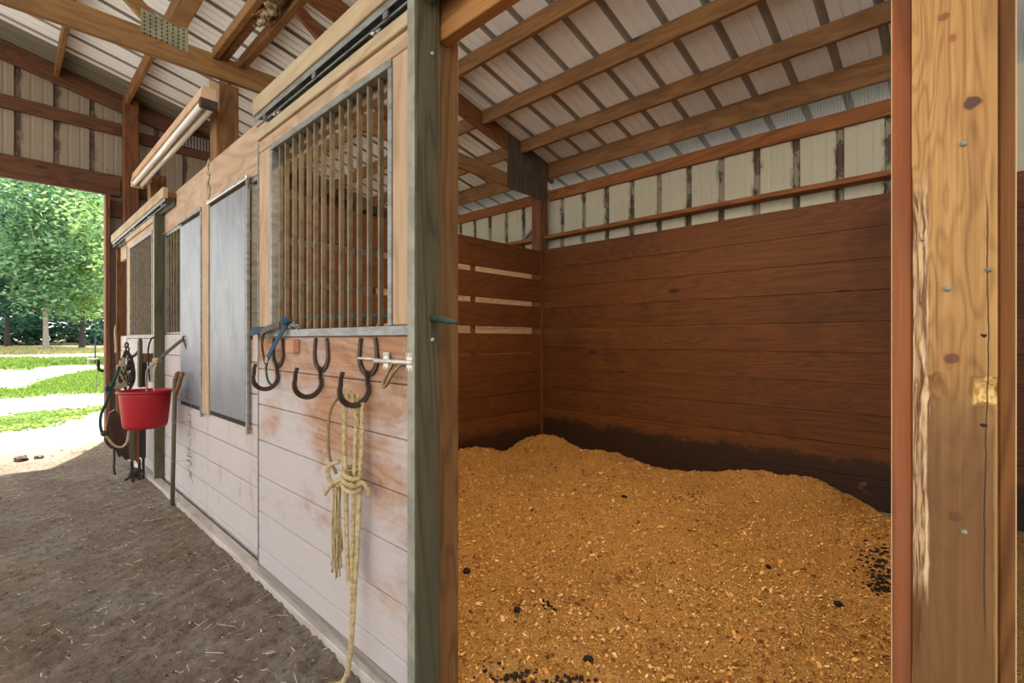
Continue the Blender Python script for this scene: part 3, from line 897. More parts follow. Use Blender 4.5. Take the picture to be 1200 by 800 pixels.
# outer wall girts
single('wall_girt', 'girt', 'upper girt on the siding of the open stall below the mesh', 'girt', (4.505, 4.545, -0.05, 3.635, 2.865, 2.985), group='wall girts')
single('wall_girt', 'girt', 'flat girt ledge just above the plank wall of the open stall', 'girt', (4.42, 4.547, -0.05, 3.635, 2.395, 2.435), group='wall girts')
single('wall_girt', 'girt', 'upper girt on the far stall siding seen above the divider', 'girt', (4.505, 4.545, 3.785, 7.3, 2.865, 2.985), group='wall girts')
single('wall_girt', 'girt', 'lower girt ledge on the far stall siding behind the divider', 'girt', (4.42, 4.547, 3.785, 7.3, 2.395, 2.435), group='wall girts')
# eave mesh
def eave_mesh(y0, y1, label):
    mb = MB(); n = int((y1 - y0) / 0.022)
    z0, z1 = 2.99, 3.16
    rows = 8
    for k in range(n):
        ya = y0 + k * 0.022
        for s in (0, 1):
            pts = []
            for j in range(rows + 1):
                z = z0 + (z1 - z0) * j / rows
                pts.append((4.535 - 0.02 * j / rows, ya + (0.011 if (j + s) % 2 else 0.0), z))
            mb.tube(pts, 0.0011, 3, cap=False)
    tag(mb.build('wire_mesh', M['mesh']), label, 'wire mesh', kind='stuff')
eave_mesh(0.0, 3.62, 'silver wire mesh closing the eave gap of the open stall')
eave_mesh(3.8, 5.6, 'silver wire mesh at the eave beyond the divider')

# ------------------------------------------------------------------ barn lamp over the open stall
LAMP = (2.23, 1.45, 3.31)
lp = thing('barn_lamp', LAMP, 'warm shaded barn lamp hanging from a purlin above the open stall', 'lamp')
mb = MB(); mb.lathe([(0.02, 0.14), (0.035, 0.12), (0.05, 0.09), (0.15, 0.0), (0.146, 0.0), (0.047, 0.085), (0.02, 0.11)], LAMP, 32); mb.build('shade', M['grey'], lp)
mb = MB(); mb.tube([(LAMP[0], LAMP[1], 3.44), (LAMP[0], LAMP[1], roof_z(2.23) - 0.15)], 0.004, 8); mb.build('cord', M['black'], lp)
bulb_n = N('bulb_glow')
bulb_n.bsdf.inputs['Emission Color'].default_value = (1.0, 0.72, 0.42, 1)
bulb_n.bsdf.inputs['Emission Strength'].default_value = 12
mb = MB(); mb.blob((LAMP[0], LAMP[1], LAMP[2] + 0.05), 0.03, 1, (1, 1, 1.3), 0, 3); mb.build('bulb', bulb_n.m, lp)
ld = bpy.data.lights.new('lamp_light', 'SPOT')
ld.energy = 115; ld.color = (1.0, 0.74, 0.44); ld.spot_size = R(160); ld.spot_blend = 0.8; ld.shadow_soft_size = 0.12
lo = bpy.data.objects.new('lamp_light', ld); lo.location = (0, 0, -0.02); COL.objects.link(lo); lo.parent = lp

# ------------------------------------------------------------------ stall divider
dv = thing('stall_divider', (2.75, 3.65, 0), 'brown plank divider with three open slots between the two stalls', 'divider')
mb = MB(); planks(mb, 3.63, 1.145, 4.355, -0.05, 0.22, 6, 0.038, 'x'); mb.build('solid_planks', M['lining_x'], dv)
for (za, zb) in ((1.342, 1.585), (1.642, 1.90), (1.958, 2.243)):
    mb = MB(); mb.box(1.145, 4.355, 3.63, 3.668, za, zb, 0.004); mb.build('slat', M['lining_x'], dv)
for x in (1.9, 3.335):
    mb = MB(); mb.box(x - 0.02, x + 0.02, 3.671, 3.71, 0, 2.2, 0.003); mb.build('stud', M['truss_dark'], dv)

dv2 = thing('stall_divider', (2.75, -0.005, 0), 'plank divider hidden edge on behind the big yellow post', 'divider')
mb = MB(); planks(mb, -0.024, 1.122, 4.395, -0.05, 0.22, 6, 0.036, 'x'); mb.build('solid_planks', M['lining_x'], dv2)
for (za, zb) in ((1.342, 1.585), (1.642, 1.90), (1.958, 2.243)):
    mb = MB(); mb.box(1.122, 4.395, -0.024, 0.012, za, zb, 0.004); mb.build('slat', M['lining_x'], dv2)
for x in (1.9, 3.335):
    mb = MB(); mb.box(x - 0.02, x + 0.02, -0.062, -0.025, 0, 2.2, 0.003); mb.build('stud', M['truss_dark'], dv2)

# ------------------------------------------------------------------ big worn post at the right
pt = thing('worn_post', (0.98, 0.01, 0), 'big chewed yellow post at the right edge of the stall doorway', 'post')
def post_extra(k, co, col, fine):
    pos = k.n('ShaderNodeNewGeometry').outputs['Position']
    s = k.sep(pos)
    for (y, z, ry, rz, c, a) in ((-0.008, 1.531, 0.0105, 0.0095, (78, 56, 42), 0.95), (0.014, 1.173, 0.010, 0.008, (84, 56, 36), 0.8),
                                 (0.010, 0.949, 0.009, 0.008, (54, 38, 28), 0.85), (0.022, 1.665, 0.007, 0.006, (120, 74, 40), 0.8),
                                 (0.012, 1.63, 0.005, 0.006, (130, 80, 44), 0.7)):
        d = k.math('ADD', k.math('MULTIPLY', k.math('SUBTRACT', k.noise(pos, 90, 4, 0.6), 0.5), 0.9), k.math('SQRT', k.math('ADD', k.math('POWER', k.math('DIVIDE', k.math('SUBTRACT', s[1], y), ry), 2.0),
                                  k.math('POWER', k.math('DIVIDE', k.math('SUBTRACT', s[2], z), rz), 2.0))))
        col = k.mix(k.math('MULTIPLY', k.smooth(d, 2.3, 0.9), 0.35), col, lin((168, 104, 52)))
        col = k.mix(k.math('MULTIPLY', k.smooth(d, 1.05, 0.7), a), col, lin(c))
    n1 = k.noise(pos, 5, 6, 0.7)
    low = k.math('MULTIPLY', k.smooth(k.math('ADD', s[2], k.math('MULTIPLY', n1, -0.3)), 1.14, 0.84), 0.85)
    col = k.mix(low, col, k.mix(fine, lin((122, 80, 42)), lin((70, 45, 25))))
    # fresh chewed edge
    n2 = k.noise(k.vmath('MULTIPLY', pos, (1, 1, 0.35)), 30, 4, 0.6)
    e = k.math('ADD', s[1], k.math('MULTIPLY', n2, 0.012))
    m = k.math('MULTIPLY', k.smooth(e, 0.0425, 0.046), k.math('MULTIPLY', k.smooth(s[2], 1.46, 1.38), k.smooth(s[2], 0.80, 0.86)))
    col = k.mix(k.math('MULTIPLY', m, 0.85), col, k.mix(k.smooth(k.noise(k.vmath('MULTIPLY', pos, (1, 1, 0.08)), 170, 3, 0.6), 0.4, 0.62), lin((222, 186, 142)), lin((112, 72, 46))))
    c2 = k.math('MULTIPLY', k.smooth(k.math('ABSOLUTE', k.math('SUBTRACT', s[2], k.math('MULTIPLY_ADD', k.noise(pos, 60, 3, 0.6), 0.03, 1.113))), 0.020, 0.014), k.smooth(s[1], -0.006, -0.014))
    col = k.mix(k.math('MULTIPLY', c2, 0.85), col, k.mix(k.smooth(k.noise(k.vmath('MULTIPLY', pos, (1, 1, 0.15)), 240, 3, 0.6), 0.45, 0.65), lin((240, 204, 132)), lin((186, 138, 76))))
    e2 = k.math('MULTIPLY', k.smooth(k.math('ADD', s[1], k.math('MULTIPLY', n2, -0.007)), -0.0325, -0.0345), k.smooth(s[2], 1.5, 1.4))
    col = k.mix(k.math('MULTIPLY', e2, 0.4), col, lin((190, 146, 86)))
    yc = k.math('ADD', k.math('MULTIPLY_ADD', k.math('SINE', k.math('MULTIPLY', s[2], 9.0)), 0.0022, -0.0215), k.math('MULTIPLY', k.math('SUBTRACT', k.noise(pos, 14, 3, 0.6), 0.5), 0.006))
    cr = k.math('MULTIPLY', k.smooth(k.math('ABSOLUTE', k.math('SUBTRACT', s[1], yc)), 0.0011, 0.0004), k.math('MULTIPLY', k.smooth(s[2], 0.76, 0.84), k.smooth(s[2], 1.44, 1.36)))
    col = k.mix(k.math('MULTIPLY', cr, 0.9), col, lin((52, 32, 18)))
    return col
M['worn'] = wood('worn_post_pine', (184, 138, 80), (118, 76, 36), 'z', 1.5, knots=0.0, vary=0.0, contrast=1.2, along=1.3, ringf=150.0, ringa=0.17, extra=post_extra, rough=0.6)
# face columns are deformed: gouges, chewed left corner, crack
def worn_post():
    y0, y1, x0, x1 = -0.033, 0.057, 0.930, 1.022
    per = []
    ny, nx = 30, 8
    for i in range(ny + 1): per.append((x0, y1 + (y0 - y1) * i / ny, 'f'))
    for i in range(1, nx + 1): per.append((x0 + (x1 - x0) * i / nx, y0, 's'))
    for i in range(1, 9): per.append((x1, y0 + (y1 - y0) * i / 8, 'b'))
    for i in range(1, nx): per.append((x1 + (x0 - x1) * i / nx, y1, 't'))
    zs = frange(-0.03, 0.5, 8)[:-1] + frange(0.5, 1.75, 260)[:-1] + frange(1.75, 3.0, 10)
    vs_, fs = [], []
    n = len(per)
    for z in zs:
        for (x, y, w) in per:
            dx = dy = 0
            if x < x0 + 0.03:
                # chewed left corner
                k = max(0, min(1, (1.46 - z) / 0.1)) * max(0, min(1, (z - 0.70) / 0.12))
                edge = 0.013 + 0.007 * noise.noise(Vector((z * 9, 1.2, 0))) + 0.006 * noise.noise(Vector((z * 31, 4.2, 0)))
                d = (y1 - y)
                if d < edge and w in 'ft':
                    t = 1 - d / max(edge, 1e-4)
                    dx += k * t * (0.017 + 0.014 * noise.noise(Vector((y * 90, z * 14, 3)))) * (1 - (x - x0) / 0.03)
                    if w == 'f': dy -= k * 0.004 * t
                if w == 'f':
                    # gnawed notch on the right, shallower on the left
                    zc = 1.130 + 0.004 * math.sin(y * 90)
                    q = max(0, 1 - abs(z - zc) / 0.019)
                    side = max(0, min(1, (-0.004 - y) / 0.006)) + 0.45 * max(0, min(1, (y - 0.018) / 0.008)) * max(0, min(1, (0.045 - y) / 0.006))
                    dx += side * (q ** 0.6) * 0.017 * (1 + 0.5 * noise.noise(Vector((y * 160, z * 50, 0))))
                    # drying crack
                    dx += 0.0006 * noise.noise(Vector((y * 60, z * 6, 9)))
                    # worn right edge
                    if y < -0.027: dx += 0.004 * max(0, noise.noise(Vector((z * 6, 7, 0)))) * max(0, min(1, (1.5 - z) / 0.1))
            vs_.append((x + dx, y + dy, z))
    for j in range(len(zs) - 1):
        for i in range(n):
            a, b = j * n + i, j * n + (i + 1) % n
            fs.append((a, b, b + n, a + n))
    fs.append(tuple(range(n))[::-1]); fs.append(tuple((len(zs) - 1) * n + i for i in range(n)))
    mb = MB(); mb.add(vs_, fs); return mb
worn_post().build('post_core', M['worn'], pt)
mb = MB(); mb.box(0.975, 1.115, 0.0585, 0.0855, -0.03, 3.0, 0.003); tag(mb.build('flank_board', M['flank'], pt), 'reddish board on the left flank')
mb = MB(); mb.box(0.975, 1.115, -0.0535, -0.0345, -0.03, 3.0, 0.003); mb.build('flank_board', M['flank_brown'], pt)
for (y, z, r) in ((0.001, 1.476, 0.004), (0.046, 1.348, 0.003), (0.018, 1.273, 0.0042), (-0.0245, 1.296, 0.0035), (0.0, 0.93, 0.0035)):
    mb = MB()
    mb.tube([(0.9302, y, z), (0.9275, y, z)], r, 12)
    mb.tube([(0.9275, y, z), (0.9262, y, z)], r * 0.7, 12)
    mb.build('nail_head', M['strip'], pt)
for (y, z, r) in ((-0.0195, 1.206, 0.003), (-0.0195, 1.082, 0.003)):
    mb = MB(); mb.blob((0.9305, y, z), r, int(z * 100), (0.4, 1.2, 1), 0.6, 2); mb.build('nail_hole', M['dark'], pt)

# ------------------------------------------------------------------ stall fronts
FX = 0.96
single('sill_board', 'sill', 'pale sill board along the foot of the stall fronts', 'sill', (0.874, 0.936, 1.22, 5.2, -0.06, 0.032))
single('sill_board', 'sill', 'far sill board below the second sliding door', 'sill', (0.874, 0.936, 5.205, 7.05, -0.06, 0.032))
single('door_header', 'header', 'thick orange header beam over the open stall doorway', 'header', (0.995, 1.04, 0.06, 1.273, 2.186, 2.43))

def front(y0, y1, label, grilles, zb=1.25):
    t = thing('stall_partition', (0.98, (y0 + y1) / 2, 0), label, 'partition')
    mb = MB()
    zs = [-0.03, 0.058, 0.221, 0.390, 0.559, 0.73, 0.90, 1.075, 1.245]
    for a, b in zip(zs[:-1], zs[1:]): mb.box(FX, FX + 0.036, y0, y1, a + 0.002, b - 0.002, 0.004)
    mb.build('kick_planks', M['kick'], t)
    mb = MB(); mb.box(FX, FX + 0.038, y0, y1, 2.104, 2.385, 0.004); mb.build('header_board', M['band'], t)
    for (ga, gb) in grilles:
        mb = MB()
        mb.box(FX + 0.004, FX + 0.034, ga, gb, 2.075, 2.102, 0.002); mb.box(FX + 0.004, FX + 0.034, ga, gb, 1.247, 1.262, 0.002)
        mb.box(FX + 0.004, FX + 0.034, ga, ga + 0.02, 1.262, 2.075, 0.002); mb.box(FX + 0.004, FX + 0.034, gb - 0.02, gb, 1.262, 2.075, 0.002)
        mb.build('grille_frame', M['galv'], t)
        n = int((gb - ga) / 0.082)
        for k in range(1, n):
            y = ga + (gb - ga) * k / n
            mb = MB(); mb.box(FX + 0.010, FX + 0.028, y - 0.005, y + 0.005, 1.262, 2.075, 0.0015); mb.build('bar', M['bar'], t)
    return t
f1 = front(1.375, 3.712, 'fixed stall front behind the open sliding door with the larger metal panel', [(2.66, 2.915)])
f2 = front(3.716, 4.985, 'fixed stall front left of the square post with narrow grille beside the far door', [(4.42, 4.97)])
f3 = front(6.36, 7.14, 'short fixed stall front beyond the far sliding door', [])
# battens
mb = MB(); mb.box(FX - 0.018, FX - 0.001, 3.64, 3.79, 0.70, 2.10, 0.003)
solo(mb, 'cover_batten', M['stile'], 'upright tan batten between the two metal panels', 'batten')
mb = MB(); rr = random.Random(12)
for i in range(16): mb.blob((FX - 0.003, 3.69 + rr.gauss(0, 0.012), 2.10 + 0.29 * i / 15), rr.uniform(0.012, 0.03), i, (0.35, 0.7, 1.2), 0.7, 2)
solo(mb, 'nest_streak', M['nest_pale'], 'streak of dried mud running down the header board joint', 'mud')

def sheet_panel(y0, y1, z0, z1, label, bright):
    t = thing('metal_panel', (0.95, (y0 + y1) / 2, z0), label, 'panel', 'galvanised panels on the stall front')
    mb = MB(); mb.box(FX - 0.006, FX - 0.001, y0 - 0.02, y1 + 0.02, z0 - 0.02, z1 + 0.005, 0.001); mb.build('gap_shadow', M['dark'], t)  # dark sheet standing in for the shadow in the gaps round the panel
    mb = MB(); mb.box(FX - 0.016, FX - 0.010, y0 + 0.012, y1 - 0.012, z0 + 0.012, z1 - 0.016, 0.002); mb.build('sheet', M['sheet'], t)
    mb = MB(); mb.box(FX - 0.030, FX - 0.008, y0 - 0.04, y1 + 0.02, z1 + 0.006, z1 + 0.03, 0.004)
    tag(mb.build('top_channel', M['galv_bright'] if bright else M['galv'], t), 'shiny metal channel' if bright else None)
    mb = MB(); mb.box(FX - 0.026, FX - 0.008, y0 - 0.045, y0 - 0.022, z0 - 0.05, z1 + 0.004, 0.003); mb.build('edge_strip', M['galv'], t)
    return t
sheet_panel(2.935, 3.62, 0.725, 2.085, 'larger galvanised panel right of the tan batten beside the sliding door', True)
sheet_panel(3.83, 4.38, 0.725, 2.075, 'smaller rust marked galvanised panel left of the tan batten', False)

# sliding doors
DX = 0.902
def sliding_door(y0, label, bars, near):
    y1 = y0 + 1.325
    t = thing('sliding_door', (0.92, (y0 + y1) / 2, 0.03), label, 'stall door', 'sliding stall doors')
    mb = MB()
    zs = [0.034, 0.150, 0.330, 0.512, 0.692, 0.873, 1.053, 1.212]
    for a, b in zip(zs[:-1], zs[1:]): mb.box(DX, DX + 0.036, y0 + 0.002, y1, a + 0.0015, b - 0.0015, 0.003)
    mb.build('plank_panel', M['door'], t)
    mb = MB(); mb.box(DX - 0.004, DX - 0.0005, y0 + 0.002, y1, 0.034, 0.066, 0.001); mb.build('foot_strip', M['foot'], t)
    mb = MB(); mb.box(DX - 0.004, DX + 0.036, y1 + 0.0005, y1 + 0.006, 0.034, 2.20, 0.001); mb.build('end_strip', M['galv'], t)
    mb = MB(); mb.box(DX - 0.007, DX + 0.03, y0 + 0.002, y1, 1.214, 1.247, 0.002); mb.build('grille_rail', M['galv'], t)
    mb = MB(); mb.box(DX, DX + 0.036, y0 + 0.002, y1, 2.148, 2.205, 0.003); mb.build('top_board', M['band'], t)
    mb = MB(); mb.box(DX - 0.012, DX + 0.036, y0 + 0.002, y1, 2.207, 2.255, 0.003); mb.build('top_board', M['track'], t)
    mb = MB(); mb.box(DX - 0.006, DX + 0.03, y0 + 0.11, y1 - 0.155, 2.118, 2.146, 0.002); mb.build('grille_rail', M['galv'], t)
    mb = MB(); mb.box(DX + 0.001, DX + 0.036, y0 + 0.002, y0 + 0.108, 1.249, 2.146, 0.003); mb.build('stile', M['stile'], t)
    mb = MB(); mb.box(DX + 0.001, DX + 0.036, y1 - 0.153, y1, 1.249, 2.146, 0.003); mb.build('stile', M['stile'], t)
    for (ya, yb) in ((y0 + 0.110, y0 + 0.132), (y1 - 0.180, y1 - 0.155)):
        mb = MB(); mb.box(DX - 0.004, DX + 0.034, ya, yb, 1.248, 2.117, 0.002); mb.build('grille_side', M['galv'], t)
    for y in bars:
        mb = MB(); mb.box(DX + 0.006, DX + 0.025, y - 0.0055, y + 0.0055, 1.248, 2.117, 0.0015); mb.build('bar', M['bar'], t)
    mb = MB(); mb.box(DX - 0.012, DX + 0.085, y0 - 0.042, y0, 0.032, 2.46 if near else 2.262, 0.004); tag(mb.build('edge_stile', M['grey'], t), 'grey green weathered edge board')
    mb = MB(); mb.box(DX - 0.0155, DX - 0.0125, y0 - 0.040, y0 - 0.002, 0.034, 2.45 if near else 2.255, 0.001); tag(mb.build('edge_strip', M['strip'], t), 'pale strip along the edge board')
    for y in (y0 + 0.22, y1 - 0.22):
        mb = MB(); mb.box(DX + 0.004, DX + 0.022, y - 0.014, y + 0.014, 2.256, 2.30, 0.003)
        mb.tube([(DX + 0.0, y, 2.275), (DX - 0.012, y, 2.275)], 0.009, 10)
        mb.build('roller_hanger', M['zinc'], t)
    for z in ([2.12, 1.20] if near else [2.1]):
        mb = MB(); mb.tube([(DX + 0.05, y0 - 0.042, z), (DX + 0.05, y0 - 0.049, z)], 0.006, 8); mb.build('bolt', M['zinc'], t)
    return t
bars_a = [2.373, 2.304, 2.218, 2.146, 2.068, 2.003, 1.932, 1.857, 1.78, 1.713, 1.642, 1.57, 1.496]
dA = sliding_door(1.292, 'nearest sliding door with horseshoe hooks beside the open stall', bars_a, True)
dB = sliding_door(5.0, 'far sliding door behind the red bucket', [5.17 + 0.072 * k for k in range(1, 14)], False)
mb = MB(); mb.box(DX - 0.03, DX - 0.001, 2.125, 2.205, 1.142, 1.202, 0.003)
tag(mb.build('wood_block', M['chip'], dA), 'small pinkish wood block')
# slide bolt latch
for (y, w) in ((1.412, 0.03), (1.278, 0.032)):
    mb = MB(); mb.box(DX - 0.018, DX - 0.012, y - w / 2, y + w / 2, 1.10, 1.158, 0.002)
    for zz in (1.107, 1.151):
        for yy in (y - w * 0.3, y + w * 0.3): mb.tube([(DX - 0.018, yy, zz), (DX - 0.021, yy, zz)], 0.004, 8)
    mb.build('latch_plate', M['zinc'], dA)
mb = MB(); mb.tube([(DX - 0.016, 1.48, 1.128), (DX - 0.016, 1.262, 1.128)], 0.008, 10)
mb.build('latch_bolt', M['zinc'], dA)
mb = MB(); mb.tube(smooth_path([(0.885, 1.368, 1.126), (0.872, 1.385, 1.086), (0.865, 1.398, 1.052), (0.864, 1.390, 1.046), (0.866, 1.378, 1.052), (0.874, 1.352, 1.090), (0.886, 1.322, 1.122)], 6), 0.006, 8)
tag(mb.build('latch_handle', M['brass'], dA), 'bent tube handle')
mb = MB(); mb.tube([(DX - 0.006, 1.48, 1.132), (DX - 0.012, 1.60, 1.134)], 0.005, 8); mb.build('latch_rod', M['zinc'], dA)

def door_track(y0, y1, z, label):
    t = thing('door_track', (0.90, (y0 + y1) / 2, z), label, 'door track', 'sliding door tracks')
    mb = MB(); mb.box(0.872, 0.906, y0, y1, z + 0.052, z + 0.135, 0.003); mb.build('cover_board', M['track'], t)
    mb = MB()
    mb.box(0.882, 0.886, y0, y1, z + 0.026, z + 0.052, 0.001); mb.build('front_lip', M['galv'], t)
    mb = MB()
    mb.box(0.942, 0.946, y0, y1, z, z + 0.050, 0.001)
    mb.box(0.886, 0.942, y0, y1, z + 0.046, z + 0.050, 0.001)
    mb.box(0.890, 0.896, y0, y1, z, z + 0.008, 0.001); mb.box(0.932, 0.942, y0, y1, z, z + 0.004, 0.001)
    mb.build('steel_channel', M['rail_dark'], t)
    mb = MB(); mb.box(0.908, 0.958, y0, y1, z + 0.054, z + 0.10, 0.003); mb.build('packing_board', M['truss_dark'], t)
    for y in (y0 + 0.12, (y0 + y1) / 2, y1 - 0.12):
        mb = MB(); mb.box(0.884, 0.889, y - 0.015, y + 0.015, z + 0.004, z + 0.05, 0.002); mb.build('bracket', M['rail_dark'], t)
    return t
door_track(1.296, 2.615, 2.275, 'wooden sliding door track above the nearest door')
door_track(4.56, 7.13, 2.262, 'wooden sliding door track above the far door')

door_track(0.0, 1.246, 2.275, 'wooden track carrying on above the open stall doorway')

# ------------------------------------------------------------------ tube light
lt = thing('tube_light', (0.895, 4.55, 2.66), 'long double tube light hanging along the aisle below the truss', 'tube light')
mb = MB(); mb.prism([(0.848, 2.70), (0.942, 2.70), (0.930, 2.775), (0.860, 2.775)], 1, 3.44, 5.74); mb.build('housing', M['fixture'], lt)
for x in (0.868, 0.922):
    mb = MB(); mb.tube([(x, 3.50, 2.672), (x, 5.72, 2.672)], 0.019, 14); mb.build('tube', M['tube'], lt)
for y in (3.455, 5.725):
    mb = MB(); mb.box(0.846, 0.944, y - 0.018, y + 0.018, 2.645, 2.703, 0.004); mb.build('socket', M['iron'] if y < 4 else M['fixture'], lt)
mb = MB(); mb.box(0.93, 1.0, 5.66, 5.80, 2.71, 2.77, 0.004); mb.build('mounting_block', M['stile'], lt)
mb = MB(); mb.box(0.935, 1.0, 3.60, 3.64, 2.72, 2.90, 0.004)
solo(mb, 'bracket_board', M['stile'], 'pale block beside the tall brown post at the near end of the tube light', 'block')

# ------------------------------------------------------------------ horseshoe hooks on the near door
def shoe_pts(w, h, n=22):
    """U with its open end up, local (a along width, b up), centre of the toe at b=0"""
    out = []
    for i in range(n + 1):
        t = i / n
        an = math.pi * (1.22 * t - 0.11) + math.pi
        out.append((math.cos(an) * w / 2 * (1 - 0.0 * t), math.sin(an) * w / 2 + w / 2))
    k = h - max(b for a, b in out)
    left, right = out[0], out[-1]
    out = [(left[0] * 0.84, left[1] + k)] + [(left[0] * 0.98, left[1] + k * 0.5)] + out + [(right[0] * 0.98, right[1] + k * 0.5), (right[0] * 0.84, right[1] + k)]
    return out
def shoe(mb, origin, da, db, w, h):
    o, da, db = Vector(origin), Vector(da).normalized(), Vector(db).normalized()
    nrm = da.cross(db)
    P = shoe_pts(w, h)
    n = len(P); vs_, fs = [], []
    web, th = 0.020, 0.009
    for i, (a, b) in enumerate(P):
        a0, b0 = P[max(i - 1, 0)]; a1, b1 = P[min(i + 1, n - 1)]
        t = Vector((a1 - a0, b1 - b0)).normalized(); s = Vector((-t.y, t.x))
        k = 0.7 + 0.3 * math.sin(math.pi * i / (n - 1))
        for (p, q) in ((-1, -1), (-0.25, -1.0), (-0.12, -0.55), (0.12, -0.55), (0.25, -1.0), (1, -1), (1, 1), (-1, 1)):
            aa, bb = a + s.x * p * web / 2 * k, b + s.y * p * web / 2 * k
            vs_.append(o + da * aa + db * bb + nrm * (-q * th / 2))
    for i in range(n - 1):
        for k in range(8):
            a, b = i * 8 + k, i * 8 + (k + 1) % 8
            fs.append((a, b, b + 8, a + 8))
    fs.append(tuple(range(8))[::-1]); fs.append(tuple((n - 1) * 8 + k for k in range(8)))
    mb.add(vs_, fs)
def hook(y, z, label, turn=0.0):
    t = thing('horseshoe_hook', (DX, y, z - 0.1), label, 'horseshoe hook', 'horseshoe hooks on the near door')
    mb = MB(); shoe(mb, (DX - 0.006, y, z), (0, -1, 0), (0, 0, 1), 0.120, 0.128); mb.build('upright_shoe', M['iron'], t)
    mb = MB()
    d = Vector((-1, turn, 0)).normalized()
    shoe(mb, Vector((DX - 0.012, y - 0.01, z - 0.105)) + d * 0.052, -d, (0, 0, 1), 0.108, 0.118)
    mb.build('projecting_shoe', M['iron'], t)
    return t
hook(1.545, 1.078, 'horseshoe hook nearest the latch holding the hemp rope')
hook(1.91, 1.078, 'empty horseshoe hook in the middle of the near door')
hook(2.355, 1.078, 'horseshoe hook behind the blue halter at the far edge of the near door')

# ------------------------------------------------------------------ hemp lead rope on the hook
def twisted(mb, path, r, strands=3, pitch=0.03, rs=None):
    path = [Vector(p) for p in path]
    acc = 0.0; frames = []
    prev = None
    for i, p in enumerate(path):
        t = (path[min(i + 1, len(path) - 1)] - path[max(i - 1, 0)]).normalized()
        if prev is None:
            a = Vector((1, 0, 0)) if abs(t.x) < 0.8 else Vector((0, 1, 0)); nn = (a - t * a.dot(t)).normalized()
        else:
            nn = (prev - t * prev.dot(t)).normalized()
        prev = nn
        if i: acc += (p - path[i - 1]).length
        frames.append((p, nn, t.cross(nn), acc))
    for s in range(strands):
        pts = [p + (n * math.cos(6.283 * (d / pitch + s / strands)) + b * math.sin(6.283 * (d / pitch + s / strands))) * r * 0.5 for p, n, b, d in frames]
        mb.tube(pts, rs or r * 0.62, 6)
def dense(pts, step=0.006):
    P = smooth_path(pts, 10); out = [P[0]]
    for p in P[1:]:
        while (p - out[-1]).length > step:
            out.append(out[-1] + (p - out[-1]).normalized() * step)
    return out
HX, HY = 0.838, 1.565
rp_ = thing('lead_rope', (HX, HY, 0.0), 'knotted pale hemp rope hanging from the horseshoe hook to the ground', 'rope')
mb = MB()
twisted(mb, dense([(HX + 0.02, HY - 0.02, 0.90), (HX + 0.0, HY - 0.01, 1.012), (HX - 0.012, HY + 0.005, 0.99), (HX - 0.015, HY + 0.012, 0.85), (HX - 0.01, HY + 0.01, 0.70), (HX - 0.012, HY + 0.0, 0.50), (HX - 0.008, HY - 0.005, 0.36)]), 0.008)
twisted(mb, dense([(HX + 0.03, HY - 0.03, 0.98), (HX + 0.03, HY - 0.028, 0.85), (HX + 0.02, HY - 0.03, 0.70), (HX + 0.012, HY - 0.03, 0.5), (HX + 0.004, HY - 0.02, 0.3), (HX - 0.005, HY - 0.01, 0.1), (HX - 0.02, HY + 0.01, 0.012), (HX - 0.06, HY + 0.03, 0.010)]), 0.0085)
twisted(mb, dense([(HX + 0.022, HY - 0.02, 1.01), (HX + 0.014, HY - 0.012, 0.86), (HX + 0.004, HY - 0.02, 0.70), (HX + 0.0, HY - 0.016, 0.45), (HX - 0.004, HY - 0.016, 0.2), (HX - 0.012, HY - 0.004, 0.03)]), 0.007)
mb.build('hanging_strand', M['rope'], rp_)
mb = MB()
for i in range(3):
    z = 0.735 - i * 0.022; ph = i * 0.9
    twisted(mb, dense([(HX + 0.004 + math.cos(a + ph) * 0.030, HY - 0.008 + math.sin(a + ph) * 0.034, z + 0.014 * math.sin(a * 1.0 + i)) for a in [k * 0.52 for k in range(13)]]), 0.009)
twisted(mb, dense([(HX, HY + 0.0, 0.73), (HX - 0.05, HY + 0.03, 0.70), (HX - 0.075, HY + 0.04, 0.665)]), 0.008)
twisted(mb, dense([(HX, HY - 0.02, 0.72), (HX + 0.03, HY - 0.055, 0.695), (HX + 0.03, HY - 0.07, 0.66)]), 0.009)
twisted(mb, dense([(HX - 0.03, HY + 0.02, 0.69), (HX - 0.05, HY + 0.05, 0.71), (HX - 0.05, HY + 0.055, 0.76), (HX - 0.02, HY + 0.03, 0.775)]), 0.008)
mb.build('knot', M['rope'], rp_)
mb = MB()
mb.tube(smooth_path([(HX + 0.01, HY - 0.015, 1.005), (HX - 0.02, HY + 0.03, 1.0), (HX - 0.045, HY + 0.055, 0.95), (HX - 0.05, HY + 0.06, 0.85), (HX - 0.045, HY + 0.055, 0.78), (HX - 0.03, HY + 0.04, 0.73)], 8), 0.0055, 8)
tag(mb.build('loop_cord', M['rope_brown'], rp_), 'thin brown cord loop')
mb = MB(); rr = random.Random(8)
for i in range(46):
    a = rr.uniform(0, 6.28); q = rr.uniform(0, 0.018)
    x, y = HX - 0.035 + math.cos(a) * q * 0.7, HY + 0.028 + math.sin(a) * q
    z1 = rr.uniform(0.37, 0.47)
    mb.tube(smooth_path([(x, y, 0.69), (x + rr.uniform(-.008, .008), y + rr.uniform(-.008, .008), 0.56), (x + rr.uniform(-.012, .012), y + rr.uniform(-.012, .012), z1)], 5), 0.0022, 4)
mb.build('frayed_end', M['rope'], rp_)

